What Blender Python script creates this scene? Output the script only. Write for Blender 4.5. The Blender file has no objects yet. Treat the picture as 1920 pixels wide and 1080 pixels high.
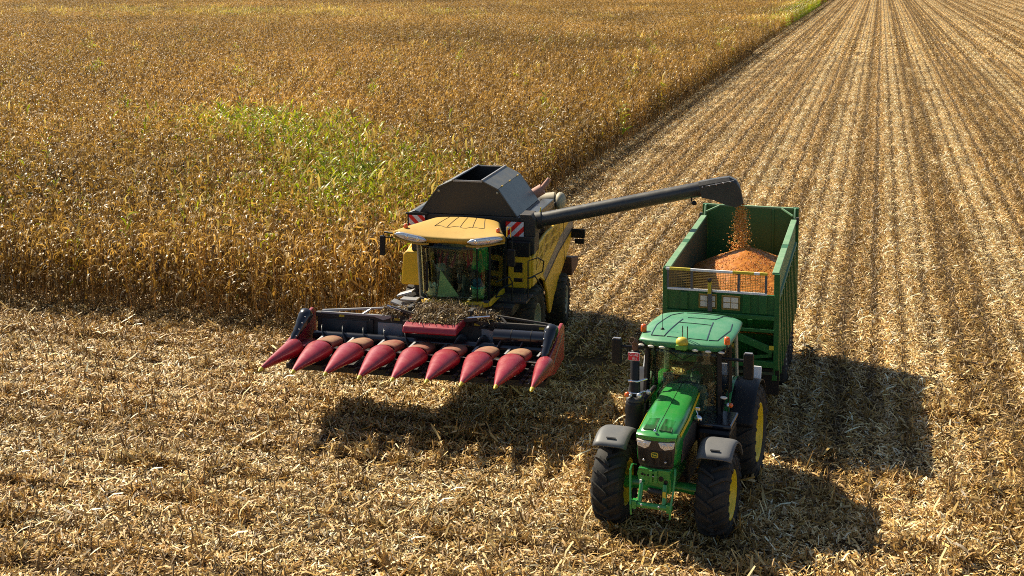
import bpy, math, random
import numpy as np
from mathutils import Vector, Matrix

R = math.radians
PI = math.pi
rnd = random.Random(7)
rng = np.random.default_rng(11)
scene = bpy.context.scene
col = scene.collection

# ------------------------------------------------------------------ camera
cam = bpy.data.cameras.new("camera")
cam.sensor_width = 36.0
cam.lens = 2450.0 / 1920.0 * 36.0
cam.shift_y = -0.20346
cam.clip_start = 0.5
cam.clip_end = 3000
camo = bpy.data.objects.new("camera", cam)
camo.location = (0, 0, 10)
camo.rotation_euler = (R(90 - 5), 0, R(15.737))
col.objects.link(camo)
scene.camera = camo

# ------------------------------------------------------------------ sky, sun, exposure
SUN_AZ, SUN_EL = math.atan2(-0.90, 0.515), R(43)
world = bpy.data.worlds.new("World")
scene.world = world
world.use_nodes = True
wn = world.node_tree.nodes
sky = wn.new("ShaderNodeTexSky")
sky.sky_type = 'NISHITA'
sky.sun_disc = False
sky.sun_elevation = SUN_EL
sky.sun_rotation = SUN_AZ
bg = wn["Background"]
world.node_tree.links.new(sky.outputs[0], bg.inputs[0])
bg.inputs[1].default_value = 0.06

sl = bpy.data.lights.new("sun", 'SUN')
sl.energy = 5.0
sl.angle = R(0.5)
sl.color = (1.0, 0.905, 0.70)
so = bpy.data.objects.new("sun", sl)
sdir = Vector((0.90, -0.515, -0.97))
so.rotation_euler = sdir.to_track_quat('-Z', 'Y').to_euler()
so.location = (0, 0, 50)
col.objects.link(so)

scene.view_settings.view_transform = 'Standard'
scene.view_settings.look = 'None'
scene.view_settings.exposure = 0.95
scene.view_settings.gamma = 1.0
scene.view_settings.use_curve_mapping = False
scene.render.engine = 'CYCLES'
scene.cycles.max_bounces = 6
scene.cycles.diffuse_bounces = 3
scene.cycles.glossy_bounces = 3
scene.cycles.transmission_bounces = 4
scene.cycles.transparent_max_bounces = 12
scene.cycles.sample_clamp_indirect = 1.2
scene.cycles.filter_width = 1.0
scene.cycles.use_denoising = False
scene.cycles.denoiser = 'OPENIMAGEDENOISE'
scene.cycles.denoising_input_passes = 'RGB_ALBEDO_NORMAL'

# ------------------------------------------------------------------ materials
def new_mat(name):
    m = bpy.data.materials.new(name)
    m.use_nodes = True
    nt = m.node_tree
    return m, nt, nt.nodes["Principled BSDF"], nt.links


def paint(name, c, rough=0.4, dust=0.35, dustc=(0.36, 0.27, 0.17), metal=0.0, coat=0.0, scale=3.0, spec=0.5, bump=0.0):
    """painted sheet metal: noise-broken dust film that gathers on faces turned up, fine grime"""
    m, nt, b, L = new_mat(name)
    n = nt.nodes
    tc = n.new("ShaderNodeTexCoord")
    n1 = n.new("ShaderNodeTexNoise"); n1.inputs["Scale"].default_value = scale; n1.inputs["Detail"].default_value = 8; n1.inputs["Roughness"].default_value = 0.65
    n2 = n.new("ShaderNodeTexNoise"); n2.inputs["Scale"].default_value = scale * 11; n2.inputs["Detail"].default_value = 4
    L.new(tc.outputs["Object"], n1.inputs["Vector"]); L.new(tc.outputs["Object"], n2.inputs["Vector"])
    geo = n.new("ShaderNodeNewGeometry")
    sx = n.new("ShaderNodeSeparateXYZ"); L.new(geo.outputs["Normal"], sx.inputs[0])
    up = n.new("ShaderNodeMapRange"); up.inputs[1].default_value = 0.0; up.inputs[2].default_value = 1.0; up.inputs[3].default_value = 0.35; up.inputs[4].default_value = 1.0
    L.new(sx.outputs["Z"], up.inputs[0])
    mr = n.new("ShaderNodeMapRange"); mr.inputs[1].default_value = 0.38; mr.inputs[2].default_value = 0.68; mr.inputs[3].default_value = 0.25; mr.inputs[4].default_value = 1.0
    L.new(n1.outputs["Fac"], mr.inputs[0])
    mr2 = n.new("ShaderNodeMapRange"); mr2.inputs[1].default_value = 0.35; mr2.inputs[2].default_value = 0.65; mr2.inputs[3].default_value = 0.6; mr2.inputs[4].default_value = 1.0
    L.new(n2.outputs["Fac"], mr2.inputs[0])
    a = n.new("ShaderNodeMath"); a.operation = 'MULTIPLY'; L.new(mr.outputs[0], a.inputs[0]); L.new(mr2.outputs[0], a.inputs[1])
    a2 = n.new("ShaderNodeMath"); a2.operation = 'MULTIPLY'; L.new(a.outputs[0], a2.inputs[0]); L.new(up.outputs[0], a2.inputs[1])
    a3 = n.new("ShaderNodeMath"); a3.operation = 'MULTIPLY'; a3.inputs[1].default_value = dust; L.new(a2.outputs[0], a3.inputs[0])
    mx = n.new("ShaderNodeMix"); mx.data_type = 'RGBA'
    mx.inputs[6].default_value = (*c, 1); mx.inputs[7].default_value = (*dustc, 1)
    L.new(a3.outputs[0], mx.inputs[0]); L.new(mx.outputs[2], b.inputs["Base Color"])
    rr = n.new("ShaderNodeMapRange"); rr.inputs[3].default_value = rough; rr.inputs[4].default_value = min(1, rough + 0.5)
    L.new(a3.outputs[0], rr.inputs[0]); L.new(rr.outputs[0], b.inputs["Roughness"])
    b.inputs["Metallic"].default_value = metal
    b.inputs["Coat Weight"].default_value = coat
    b.inputs["Coat Roughness"].default_value = 0.12
    b.inputs["Specular IOR Level"].default_value = spec
    if bump:
        bp = n.new("ShaderNodeBump"); bp.inputs["Strength"].default_value = bump; bp.inputs["Distance"].default_value = 0.01
        L.new(n2.outputs["Fac"], bp.inputs["Height"]); L.new(bp.outputs[0], b.inputs["Normal"])
    return m


def attr_mat(name, rough=0.55, trans=0.25, spec=0.4, hue=0.12, patches=False):
    """dry plant matter: colour per piece from the mesh, slight see-through, per-copy tone"""
    m, nt, b, L = new_mat(name)
    n = nt.nodes
    at = n.new("ShaderNodeAttribute"); at.attribute_name = "Col"
    oi = n.new("ShaderNodeObjectInfo")
    mr = n.new("ShaderNodeMapRange"); mr.inputs[3].default_value = 1 - hue; mr.inputs[4].default_value = 1 + hue
    L.new(oi.outputs["Random"], mr.inputs[0])
    hs = n.new("ShaderNodeHueSaturation"); L.new(at.outputs["Color"], hs.inputs["Color"]); L.new(mr.outputs[0], hs.inputs["Value"])
    if patches:
        # stands of the crop differ a little in ripeness over tens of metres
        ge = n.new("ShaderNodeNewGeometry"); pn = n.new("ShaderNodeTexNoise"); pn.inputs["Scale"].default_value = 0.035; pn.inputs["Detail"].default_value = 3
        L.new(ge.outputs["Position"], pn.inputs["Vector"])
        pm = n.new("ShaderNodeMapRange"); pm.inputs[1].default_value = .35; pm.inputs[2].default_value = .65; pm.inputs[3].default_value = .72; pm.inputs[4].default_value = 1.22
        L.new(pn.outputs["Fac"], pm.inputs[0])
        mm = n.new("ShaderNodeMath"); mm.operation = 'MULTIPLY'; L.new(mr.outputs[0], mm.inputs[0]); L.new(pm.outputs[0], mm.inputs[1])
        L.new(mm.outputs[0], hs.inputs["Value"])
    L.new(hs.outputs[0], b.inputs["Base Color"])
    b.inputs["Roughness"].default_value = rough
    b.inputs["Specular IOR Level"].default_value = spec
    if trans > 0:
        tr = n.new("ShaderNodeBsdfTranslucent")
        L.new(hs.outputs[0], tr.inputs["Color"])
        ms = n.new("ShaderNodeMixShader"); ms.inputs[0].default_value = trans
        L.new(b.outputs[0], ms.inputs[1]); L.new(tr.outputs[0], ms.inputs[2])
        L.new(ms.outputs[0], nt.nodes["Material Output"].inputs[0])
    return m


def glass_mat(name, tint, op=0.0):
    m, nt, b, L = new_mat(name)
    n = nt.nodes
    t = n.new("ShaderNodeBsdfTransparent"); t.inputs[0].default_value = (*tint, 1)
    g = n.new("ShaderNodeBsdfGlossy"); g.inputs["Roughness"].default_value = 0.04; g.inputs[0].default_value = (1, 1, 1, 1)
    fr = n.new("ShaderNodeFresnel"); fr.inputs[0].default_value = 1.33
    tc = n.new("ShaderNodeTexCoord")
    ns = n.new("ShaderNodeTexNoise"); ns.inputs["Scale"].default_value = 3; ns.inputs["Detail"].default_value = 6
    L.new(tc.outputs["Object"], ns.inputs["Vector"])
    mr = n.new("ShaderNodeMapRange"); mr.inputs[1].default_value = .4; mr.inputs[2].default_value = .75; mr.inputs[3].default_value = 0.0; mr.inputs[4].default_value = 0.04
    L.new(ns.outputs["Fac"], mr.inputs[0])
    d = n.new("ShaderNodeBsdfDiffuse"); d.inputs[0].default_value = (.34, .29, .2, 1)
    m1 = n.new("ShaderNodeMixShader"); L.new(fr.outputs[0], m1.inputs[0]); L.new(t.outputs[0], m1.inputs[1]); L.new(g.outputs[0], m1.inputs[2])
    m2 = n.new("ShaderNodeMixShader"); L.new(mr.outputs[0], m2.inputs[0]); L.new(m1.outputs[0], m2.inputs[1]); L.new(d.outputs[0], m2.inputs[2])
    L.new(m2.outputs[0], n["Material Output"].inputs[0])
    return m


M = {}
M['green'] = paint('tractor green paint', (0.012, 0.23, 0.035), 0.24, 0.14, coat=0.5, scale=2)
M['sheengreen'] = paint('cab roof green with sky sheen', (0.035, 0.21, 0.085), 0.42, 0.34, (0.26, 0.34, 0.24), coat=0.2)  # dusty roof; the pale sky sheen is put into its teal colour
M['tgreen'] = paint('trailer green paint', (0.005, 0.105, 0.018), 0.42, 0.10, coat=0.1)
M['rimgreen'] = paint('faded green edge paint', (0.10, 0.24, 0.11), 0.55, 0.55, (0.34, 0.40, 0.28))
M['wornwall'] = paint('scratched inner wall', (0.035, 0.06, 0.03), 0.6, 0.75, (0.12, 0.08, 0.05), scale=1.6)
M['innergreen'] = paint('inner rear wall green', (0.008, 0.105, 0.024), 0.5, 0.15)
M['yellow'] = paint('harvester yellow', (0.72, 0.42, 0.008), 0.42, 0.22, (0.42, 0.29, 0.10), coat=0.15)
M['roofyellow'] = paint('dusty yellow roof', (0.47, 0.27, 0.022), 0.55, 0.7, (0.38, 0.225, 0.06))
M['rimyellow'] = paint('wheel rim yellow', (0.72, 0.52, 0.01), 0.4, 0.12)
M['tipyellow'] = paint('yellow plastic', (0.56, 0.44, 0.03), 0.4, 0.15)
M['red'] = paint('header red paint', (0.27, 0.003, 0.018), 0.34, 0.33, (0.40, 0.14, 0.11), coat=0.22, scale=5)
M['dustred'] = paint('dust covered red hood', (0.22, 0.020, 0.020), 0.55, 1.25, (0.31, 0.20, 0.10), scale=1.5)
M['black'] = paint('black plastic', (0.011, 0.011, 0.013), 0.42, 0.12, (0.10, 0.08, 0.06), spec=0.25)
M['gapblack'] = paint('gap black steel', (0.008, 0.007, 0.008), 0.6, 0.25, (0.06, 0.045, 0.03))  # near-black: the dark of the gaps between snouts is in the colour
M['gloss'] = paint('gloss black plastic', (0.008, 0.009, 0.014), 0.22, 0.03, coat=0.5)
M['dark'] = paint('dark steel', (0.020, 0.019, 0.020), 0.5, 0.5, (0.13, 0.10, 0.07))
M['grille'] = paint('dark brown grille', (0.035, 0.022, 0.016), 0.6, 0.3)
M['tank'] = paint('anthracite sheet', (0.035, 0.042, 0.050), 0.36, 0.22, (0.16, 0.13, 0.09), coat=0.1)
M['tankfront'] = paint('grimy anthracite sheet', (0.022, 0.021, 0.020), 0.5, 0.6, (0.10, 0.062, 0.028), scale=1.5)
M['auger'] = paint('auger tube black', (0.022, 0.023, 0.026), 0.34, 0.35, (0.26, 0.21, 0.14), coat=0.1)
M['grey'] = paint('grey plastic fender', (0.095, 0.095, 0.10), 0.5, 0.25, (0.2, 0.18, 0.15))
M['steel'] = paint('bare steel', (0.42, 0.42, 0.44), 0.32, 0.25, metal=0.8)
M['plate'] = paint('worn steel plate', (0.30, 0.31, 0.34), 0.4, 0.3, metal=0.4)
M['chrome'] = paint('chrome', (0.75, 0.75, 0.78), 0.1, 0.05, metal=1.0)
M['rust'] = paint('rusty pink pipe', (0.42, 0.20, 0.15), 0.7, 0.5, (0.50, 0.33, 0.25))
M['rustdark'] = paint('rusty exhaust', (0.10, 0.035, 0.02), 0.7, 0.4)
M['beige'] = paint('beige engine cover', (0.38, 0.34, 0.24), 0.55, 0.5)
M['rubber'] = paint('tyre rubber', (0.020, 0.019, 0.018), 0.75, 0.45, (0.10, 0.085, 0.07), spec=0.3, bump=0.3, scale=4)
M['dustrubber'] = paint('dusty tyre rubber', (0.026, 0.024, 0.022), 0.8, 0.8, (0.12, 0.10, 0.08), spec=0.3, bump=0.3, scale=4)
M['wheelgrey'] = paint('dull wheel rim', (0.30, 0.31, 0.25), 0.6, 0.6)
M['orange'] = paint('orange lens', (0.80, 0.13, 0.006), 0.25, 0.1, coat=0.6)
M['orange'].node_tree.nodes["Principled BSDF"].inputs["Subsurface Weight"].default_value = 0.2
M['lens'] = paint('clear lamp lens', (0.62, 0.63, 0.66), 0.12, 0.12, metal=0.5, coat=0.8)
M['lensdusty'] = paint('dusty lamp lens', (0.80, 0.70, 0.58), 0.2, 0.3, metal=0.0, coat=0.6)
M['decal'] = paint('grey side stripe', (0.20, 0.18, 0.17), 0.45, 0.4)
M['white'] = paint('white paint', (0.75, 0.75, 0.76), 0.4, 0.12)
M['platered'] = paint('number plate red', (0.70, 0.012, 0.04), 0.4, 0.08)
M['seat'] = paint('brown seat cloth', (0.10, 0.052, 0.03), 0.9, 0.2)
M['cabin'] = paint('cab trim grey', (0.05, 0.055, 0.06), 0.7, 0.3)
M['dash'] = paint('grey dash cover', (0.10, 0.14, 0.15), 0.6, 0.3)
M['greencloth'] = paint('green cloth', (0.012, 0.24, 0.06), 0.9, 0.05)
M['bluecloth'] = paint('blue cloth', (0.02, 0.09, 0.20), 0.9, 0.05)
M['bucket'] = paint('pale green plastic', (0.24, 0.42, 0.20), 0.5, 0.1)
M['lid'] = paint('turquoise plastic', (0.03, 0.45, 0.46), 0.4, 0.05)
M['pail'] = paint('milky plastic', (0.55, 0.62, 0.56), 0.5, 0.1)
M['card'] = paint('pale green board', (0.46, 0.52, 0.26), 0.6, 0.1)
M['skin'] = paint('skin', (0.48, 0.25, 0.17), 0.55, 0.0)
M['hair'] = paint('dark hair', (0.03, 0.018, 0.012), 0.7, 0.0)
M['jacketbrown'] = paint('brown jacket', (0.13, 0.055, 0.025), 0.9, 0.1)
M['jacketgreen'] = paint('dark green jacket', (0.022, 0.05, 0.025), 0.9, 0.1)
M['jeans'] = paint('dark trousers', (0.03, 0.035, 0.055), 0.9, 0.1)
M['yellowmesh'] = paint('ochre wire mesh', (0.30, 0.19, 0.03), 0.6, 0.4)
M['glass'] = glass_mat('cab glass', (0.86, 0.93, 0.85))
M['cglass'] = glass_mat('harvester cab glass', (0.86, 0.95, 0.83))
M['pane'] = paint('dirty window pane', (0.78, 0.72, 0.60), 0.3, 0.6, (0.62, 0.52, 0.40), coat=0.3, scale=12)
M['straw'] = attr_mat('dry residue', 0.5, 0.12, 0.35, 0.16)
M['corn'] = attr_mat('dry corn leaf', 0.40, 0.40, 0.32, 0.28, True)
M['kernel'] = attr_mat('corn kernel', 0.4, 0.0, 0.4, 0.05)


def stripes_mat(name, flip):
    m, nt, b, L = new_mat(name)
    n = nt.nodes
    tc = n.new("ShaderNodeTexCoord"); s = n.new("ShaderNodeSeparateXYZ"); L.new(tc.outputs["Object"], s.inputs[0])
    a = n.new("ShaderNodeMath"); a.operation = 'SUBTRACT' if flip else 'ADD'
    L.new(s.outputs["Z"], a.inputs[0]); L.new(s.outputs["X"], a.inputs[1])
    d = n.new("ShaderNodeMath"); d.operation = 'MULTIPLY'; d.inputs[1].default_value = 1 / 0.28; L.new(a.outputs[0], d.inputs[0])
    f = n.new("ShaderNodeMath"); f.operation = 'FRACT'; L.new(d.outputs[0], f.inputs[0])
    g = n.new("ShaderNodeMath"); g.operation = 'GREATER_THAN'; g.inputs[1].default_value = 0.5; L.new(f.outputs[0], g.inputs[0])
    mx = n.new("ShaderNodeMix"); mx.data_type = 'RGBA'; mx.inputs[6].default_value = (0.75, 0.012, 0.012, 1); mx.inputs[7].default_value = (0.72, 0.68, 0.70, 1)
    L.new(g.outputs[0], mx.inputs[0]); L.new(mx.outputs[2], b.inputs["Base Color"])
    b.inputs["Roughness"].default_value = 0.35
    return m


M['stripeL'] = stripes_mat('red and white stripes falling', False)
M['stripeR'] = stripes_mat('red and white stripes rising', True)


def ground_mat():
    m, nt, b, L = new_mat('harvested soil')
    n = nt.nodes
    tc = n.new("ShaderNodeTexCoord")
    n1 = n.new("ShaderNodeTexNoise"); n1.inputs["Scale"].default_value = 9; n1.inputs["Detail"].default_value = 9; n1.inputs["Roughness"].default_value = .75
    L.new(tc.outputs["Object"], n1.inputs["Vector"])
    cr = n.new("ShaderNodeValToRGB")
    e = cr.color_ramp.elements
    e[0].position = .36; e[0].color = (.035, .023, .013, 1)
    e[1].position = .66; e[1].color = (.20, .125, .055, 1)
    x = cr.color_ramp.elements.new(.5); x.color = (.09, .056, .026, 1)
    L.new(n1.outputs["Fac"], cr.inputs[0]); L.new(cr.outputs[0], b.inputs["Base Color"])
    b.inputs["Roughness"].default_value = .95
    b.inputs["Specular IOR Level"].default_value = .1
    bp = n.new("ShaderNodeBump"); bp.inputs["Strength"].default_value = .8; bp.inputs["Distance"].default_value = .06
    L.new(n1.outputs["Fac"], bp.inputs["Height"]); L.new(bp.outputs[0], b.inputs["Normal"])
    return m


M['soil'] = ground_mat()

# ------------------------------------------------------------------ mesh building
class MB:
    def __init__(self):
        self.v = []; self.f = []; self.s = []

    def add(self, vs, fs, smooth=False):
        o = len(self.v)
        self.v += [tuple(p) for p in vs]
        self.f += [tuple(i + o for i in f) for f in fs]
        self.s += [smooth] * len(fs)
        return self

    def box(self, x0, x1, y0, y1, z0, z1):
        vs = [(x, y, z) for z in (z0, z1) for y in (y0, y1) for x in (x0, x1)]
        return self.add(vs, [(0, 2, 3, 1), (4, 5, 7, 6), (0, 1, 5, 4), (2, 6, 7, 3), (0, 4, 6, 2), (1, 3, 7, 5)])

    def obox(self, c, size, rot=None):
        hx, hy, hz = size[0] / 2, size[1] / 2, size[2] / 2
        vs = [Vector((x, y, z)) for z in (-hz, hz) for y in (-hy, hy) for x in (-hx, hx)]
        if rot is not None:
            vs = [rot @ p for p in vs]
        c = Vector(c)
        return self.add([p + c for p in vs], [(0, 2, 3, 1), (4, 5, 7, 6), (0, 1, 5, 4), (2, 6, 7, 3), (0, 4, 6, 2), (1, 3, 7, 5)])

    def prism(self, pts, axis, a0, a1):
        """2D outline pulled along an axis; for axis x the outline is (y, z), y: (x, z), z: (x, y)"""
        def mk(p, a):
            return {'x': (a, p[0], p[1]), 'y': (p[0], a, p[1]), 'z': (p[0], p[1], a)}[axis]
        n = len(pts)
        vs = [mk(p, a0) for p in pts] + [mk(p, a1) for p in pts]
        fs = [tuple(range(n))[::-1], tuple(range(n, 2 * n))]
        fs += [(i, (i + 1) % n, n + (i + 1) % n, n + i) for i in range(n)]
        return self.add(vs, fs)

    def loft(self, rings, caps=True, smooth=True, closed=True):
        n = len(rings[0]); o = len(self.v)
        vs = [p for r in rings for p in r]
        fs = []
        for i in range(len(rings) - 1):
            for j in range(n if closed else n - 1):
                k = (j + 1) % n
                fs.append((i * n + j, i * n + k, (i + 1) * n + k, (i + 1) * n + j))
        self.add(vs, fs, smooth)
        if caps and closed:
            self.add(rings[0], [tuple(range(n))[::-1]])
            self.add(rings[-1], [tuple(range(n))])
        return self

    def tube(self, pts, r, n=8, caps=True, smooth=True):
        pts = [Vector(p) for p in pts]
        rs = r if isinstance(r, (list, tuple)) else [r] * len(pts)
        rings = []
        prev = None
        for i, p in enumerate(pts):
            d = (pts[min(i + 1, len(pts) - 1)] - pts[max(i - 1, 0)]).normalized()
            if prev is None:
                ref = Vector((0, 0, 1)) if abs(d.z) < .9 else Vector((1, 0, 0))
                a = d.cross(ref).normalized()
            else:
                a = (prev - d * prev.dot(d)).normalized()
            prev = a
            b = d.cross(a)
            rings.append([p + (a * math.cos(t) + b * math.sin(t)) * rs[i] for t in [2 * PI * k / n for k in range(n)]])
        return self.loft(rings, caps, smooth)

    def bar(self, p0, p1, w, h=None):
        """rectangular bar between two points"""
        h = h or w
        p0, p1 = Vector(p0), Vector(p1)
        d = p1 - p0
        q = d.to_track_quat('X', 'Z').to_matrix()
        return self.obox((p0 + p1) / 2, (d.length, w, h), q)

    def lathe(self, prof, c, axis='x', n=24, caps=False, smooth=True):
        """prof: (radius, height along the axis)"""
        rings = []
        for r, h in prof:
            ring = []
            for k in range(n):
                t = 2 * PI * k / n
                a, b = r * math.cos(t), r * math.sin(t)
                ring.append({'x': (c[0] + h, c[1] + a, c[2] + b), 'y': (c[0] + b, c[1] + h, c[2] + a), 'z': (c[0] + a, c[1] + b, c[2] + h)}[axis])
            rings.append(ring)
        return self.loft(rings, caps, smooth)

    def ball(self, c, r, nu=12, nv=8):
        r = r if isinstance(r, (tuple, list)) else (r, r, r)
        rings = []
        for j in range(nv + 1):
            ph = -PI / 2 + PI * j / nv
            ph = max(-PI / 2 + .02, min(PI / 2 - .02, ph))
            rings.append([(c[0] + r[0] * math.cos(ph) * math.cos(2 * PI * k / nu), c[1] + r[1] * math.cos(ph) * math.sin(2 * PI * k / nu), c[2] + r[2] * math.sin(ph)) for k in range(nu)])
        return self.loft(rings, True, True)

    def grid(self, fn, nu, nv, smooth=True):
        vs = [fn(i / nu, j / nv) for j in range(nv + 1) for i in range(nu + 1)]
        fs = [(j * (nu + 1) + i, j * (nu + 1) + i + 1, (j + 1) * (nu + 1) + i + 1, (j + 1) * (nu + 1) + i) for j in range(nv) for i in range(nu)]
        return self.add(vs, fs, smooth)

    def mesh(self, name):
        me = bpy.data.meshes.new(name)
        me.from_pydata(self.v, [], self.f)
        me.polygons.foreach_set('use_smooth', self.s)
        me.update()
        return me


def thing(name, label, cat, loc=(0, 0, 0), rz=0.0, group=None):
    o = bpy.data.objects.new(name, None)
    o.empty_display_size = .3
    o.location = loc; o.rotation_euler = (0, 0, rz)
    o['label'] = label; o['category'] = cat
    if group: o['group'] = group
    col.objects.link(o)
    return o


def part(name, mb, mat, parent=None, bevel=0.0, solid=0.0, label=None, kind=None, fixn=True):
    me = mb.mesh(name) if isinstance(mb, MB) else mb
    if fixn and isinstance(mb, MB):
        import bmesh
        bm = bmesh.new(); bm.from_mesh(me)
        bmesh.ops.recalc_face_normals(bm, faces=bm.faces)
        bm.to_mesh(me); bm.free()
    if mat is not None and not me.materials:
        me.materials.append(M[mat] if isinstance(mat, str) else mat)
    o = bpy.data.objects.new(name, me)
    col.objects.link(o)
    if parent is not None: o.parent = parent
    if solid:
        sm = o.modifiers.new("thickness", 'SOLIDIFY'); sm.thickness = solid; sm.offset = -1
    if bevel:
        bv = o.modifiers.new("edges", 'BEVEL'); bv.width = bevel; bv.segments = 2; bv.limit_method = 'ANGLE'; bv.angle_limit = R(35)
    if label: o['label'] = label
    if kind: o['kind'] = kind
    return o


def inst(src, parent, loc=None, name=None):
    o = src.copy()
    if name: o.name = name
    o.parent = parent
    if loc is not None: o.location = loc
    col.objects.link(o)
    return o


def text_part(name, body, size, mat, parent, loc, rot, ext=0.002):
    cu = bpy.data.curves.new(name, 'FONT')
    cu.body = body; cu.size = size; cu.extrude = ext; cu.align_x = 'CENTER'; cu.align_y = 'CENTER'
    cu.materials.append(M[mat])
    tmp = bpy.data.objects.new("lettering", cu); col.objects.link(tmp)
    me = bpy.data.meshes.new_from_object(tmp.evaluated_get(bpy.context.evaluated_depsgraph_get()))
    bpy.data.objects.remove(tmp)
    if not me.materials: me.materials.append(M[mat])
    o = bpy.data.objects.new(name, me)
    o.location = loc; o.rotation_euler = rot
    o.parent = parent
    col.objects.link(o)
    return o


# ------------------------------------------------------------------ ground
g = MB()
g.add([(-700, -60, 0), (700, -60, 0), (700, 1400, 0), (-700, 1400, 0)], [(0, 1, 2, 3)])
gr = part('ground', g, 'soil'); gr['kind'] = 'structure'; gr['label'] = 'brown harvested field soil'

# ------------------------------------------------------------------ wheels
def tyre_mb(R0, w, rim, nl=0, lugh=0.045, n=48, slant=0.55, flip=1):
    """tyre lying round the x axis, centred on the origin; V lugs point down on the side that faces -y"""
    m = MB()
    h = w / 2
    prof = [(rim, -h * .78), (rim + .06, -h * .92), (R0 - .16, -h * 1.0), (R0 - .05, -h * .93), (R0 - .012, -h * .72), (R0, -h * .3), (R0, h * .3),
            (R0 - .012, h * .72), (R0 - .05, h * .93), (R0 - .16, h * 1.0), (rim + .06, h * .92), (rim, h * .78)]
    m.lathe(prof, (0, 0, 0), 'x', n)
    for k in range(nl):
        for sgn in (-1, 1):
            t0 = 2 * PI * (k + (.5 if sgn > 0 else 0)) / nl
            rings = []
            for q in range(6):
                s = q / 5
                x = sgn * (-.04 + s * (h * 1.02 + .04)) if q < 5 else sgn * h * 1.03
                rr = R0 - .004 if s < .7 else R0 - .02 - (s - .7) * .12
                if q == 5: rr = R0 - .15
                t = t0 + flip * slant * s * .62 / R0 * w
                bw = (.030 + .010 * s)
                top = lugh * (1 if q < 5 else .4)
                ring = []
                for dt, dr in ((-1, -.02), (-.75, top), (.75, top), (1, -.02)):
                    a = t + dt * bw / R0
                    ra = rr + dr
                    xx = x + (sgn * .012 if q >= 4 and dr > 0 else 0)
                    ring.append((xx, -ra * math.cos(a), ra * math.sin(a)))
                rings.append(ring)
            m.loft(rings, True, False)
    return m


def rim_mb(rim, w, dish, side=1):
    m = MB()
    h = w / 2 * .78
    m.lathe([(rim + .004, side * h), (rim + .02, side * (h + .025)), (rim - .015, side * (h + .025)), (rim - .04, side * (h - .02)), (rim - .07, side * (h - .06)), (rim * .62, side * (h - dish)), (rim * .36, side * (h - dish)),
             (rim * .34, side * (h - dish + .05)), (rim * .2, side * (h - dish + .07)), (.005, side * (h - dish + .07))], (0, 0, 0), 'x', 40)
    m.lathe([(rim + .004, -side * h), (rim * .9, -side * (h - .03)), (rim * .8, side * (h - dish - .02)), (.01, side * (h - dish - .02))], (0, 0, 0), 'x', 40)
    for k in range(8):
        a = 2 * PI * k / 8
        c = (side * (h - dish + .01), rim * .48 * math.cos(a), rim * .48 * math.sin(a))
        m.lathe([(.022, -.01), (.022, .02 * side), (.002, .02 * side)], c, 'x', 6)
    return m


def wheel(parent, loc, R0, w, rim, nl, tmat, rmat, side, dish=.12, steer=0, name='wheel', lugh=.045):
    e = bpy.data.objects.new(name, None); e.parent = parent; e.location = loc; e.rotation_euler = (0, 0, steer)
    e.empty_display_size = .2
    col.objects.link(e)
    part('tyre', tyre_mb(R0, w, rim, nl, lugh), tmat, e)
    part('rim', rim_mb(rim, w, dish, side), rmat, e)
    return e


# ------------------------------------------------------------------ people
def skin_obj(name, verts, edges, mat, parent, root=0, sub=2):
    me = bpy.data.meshes.new(name)
    me.from_pydata([v[:3] for v in verts], edges, [])
    o = bpy.data.objects.new(name, me)
    col.objects.link(o)
    if parent is not None: o.parent = parent
    sk = o.modifiers.new("skin", 'SKIN'); sk.use_smooth_shade = True
    ss = o.modifiers.new("smooth", 'SUBSURF'); ss.levels = sub; ss.render_levels = sub
    for i, v in enumerate(verts):
        d = me.skin_vertices[0].data[i]
        r = v[3]
        d.radius = r if isinstance(r, tuple) else (r, r)
        d.use_root = (i == root)
    me.materials.append(M[mat])
    return o


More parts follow.
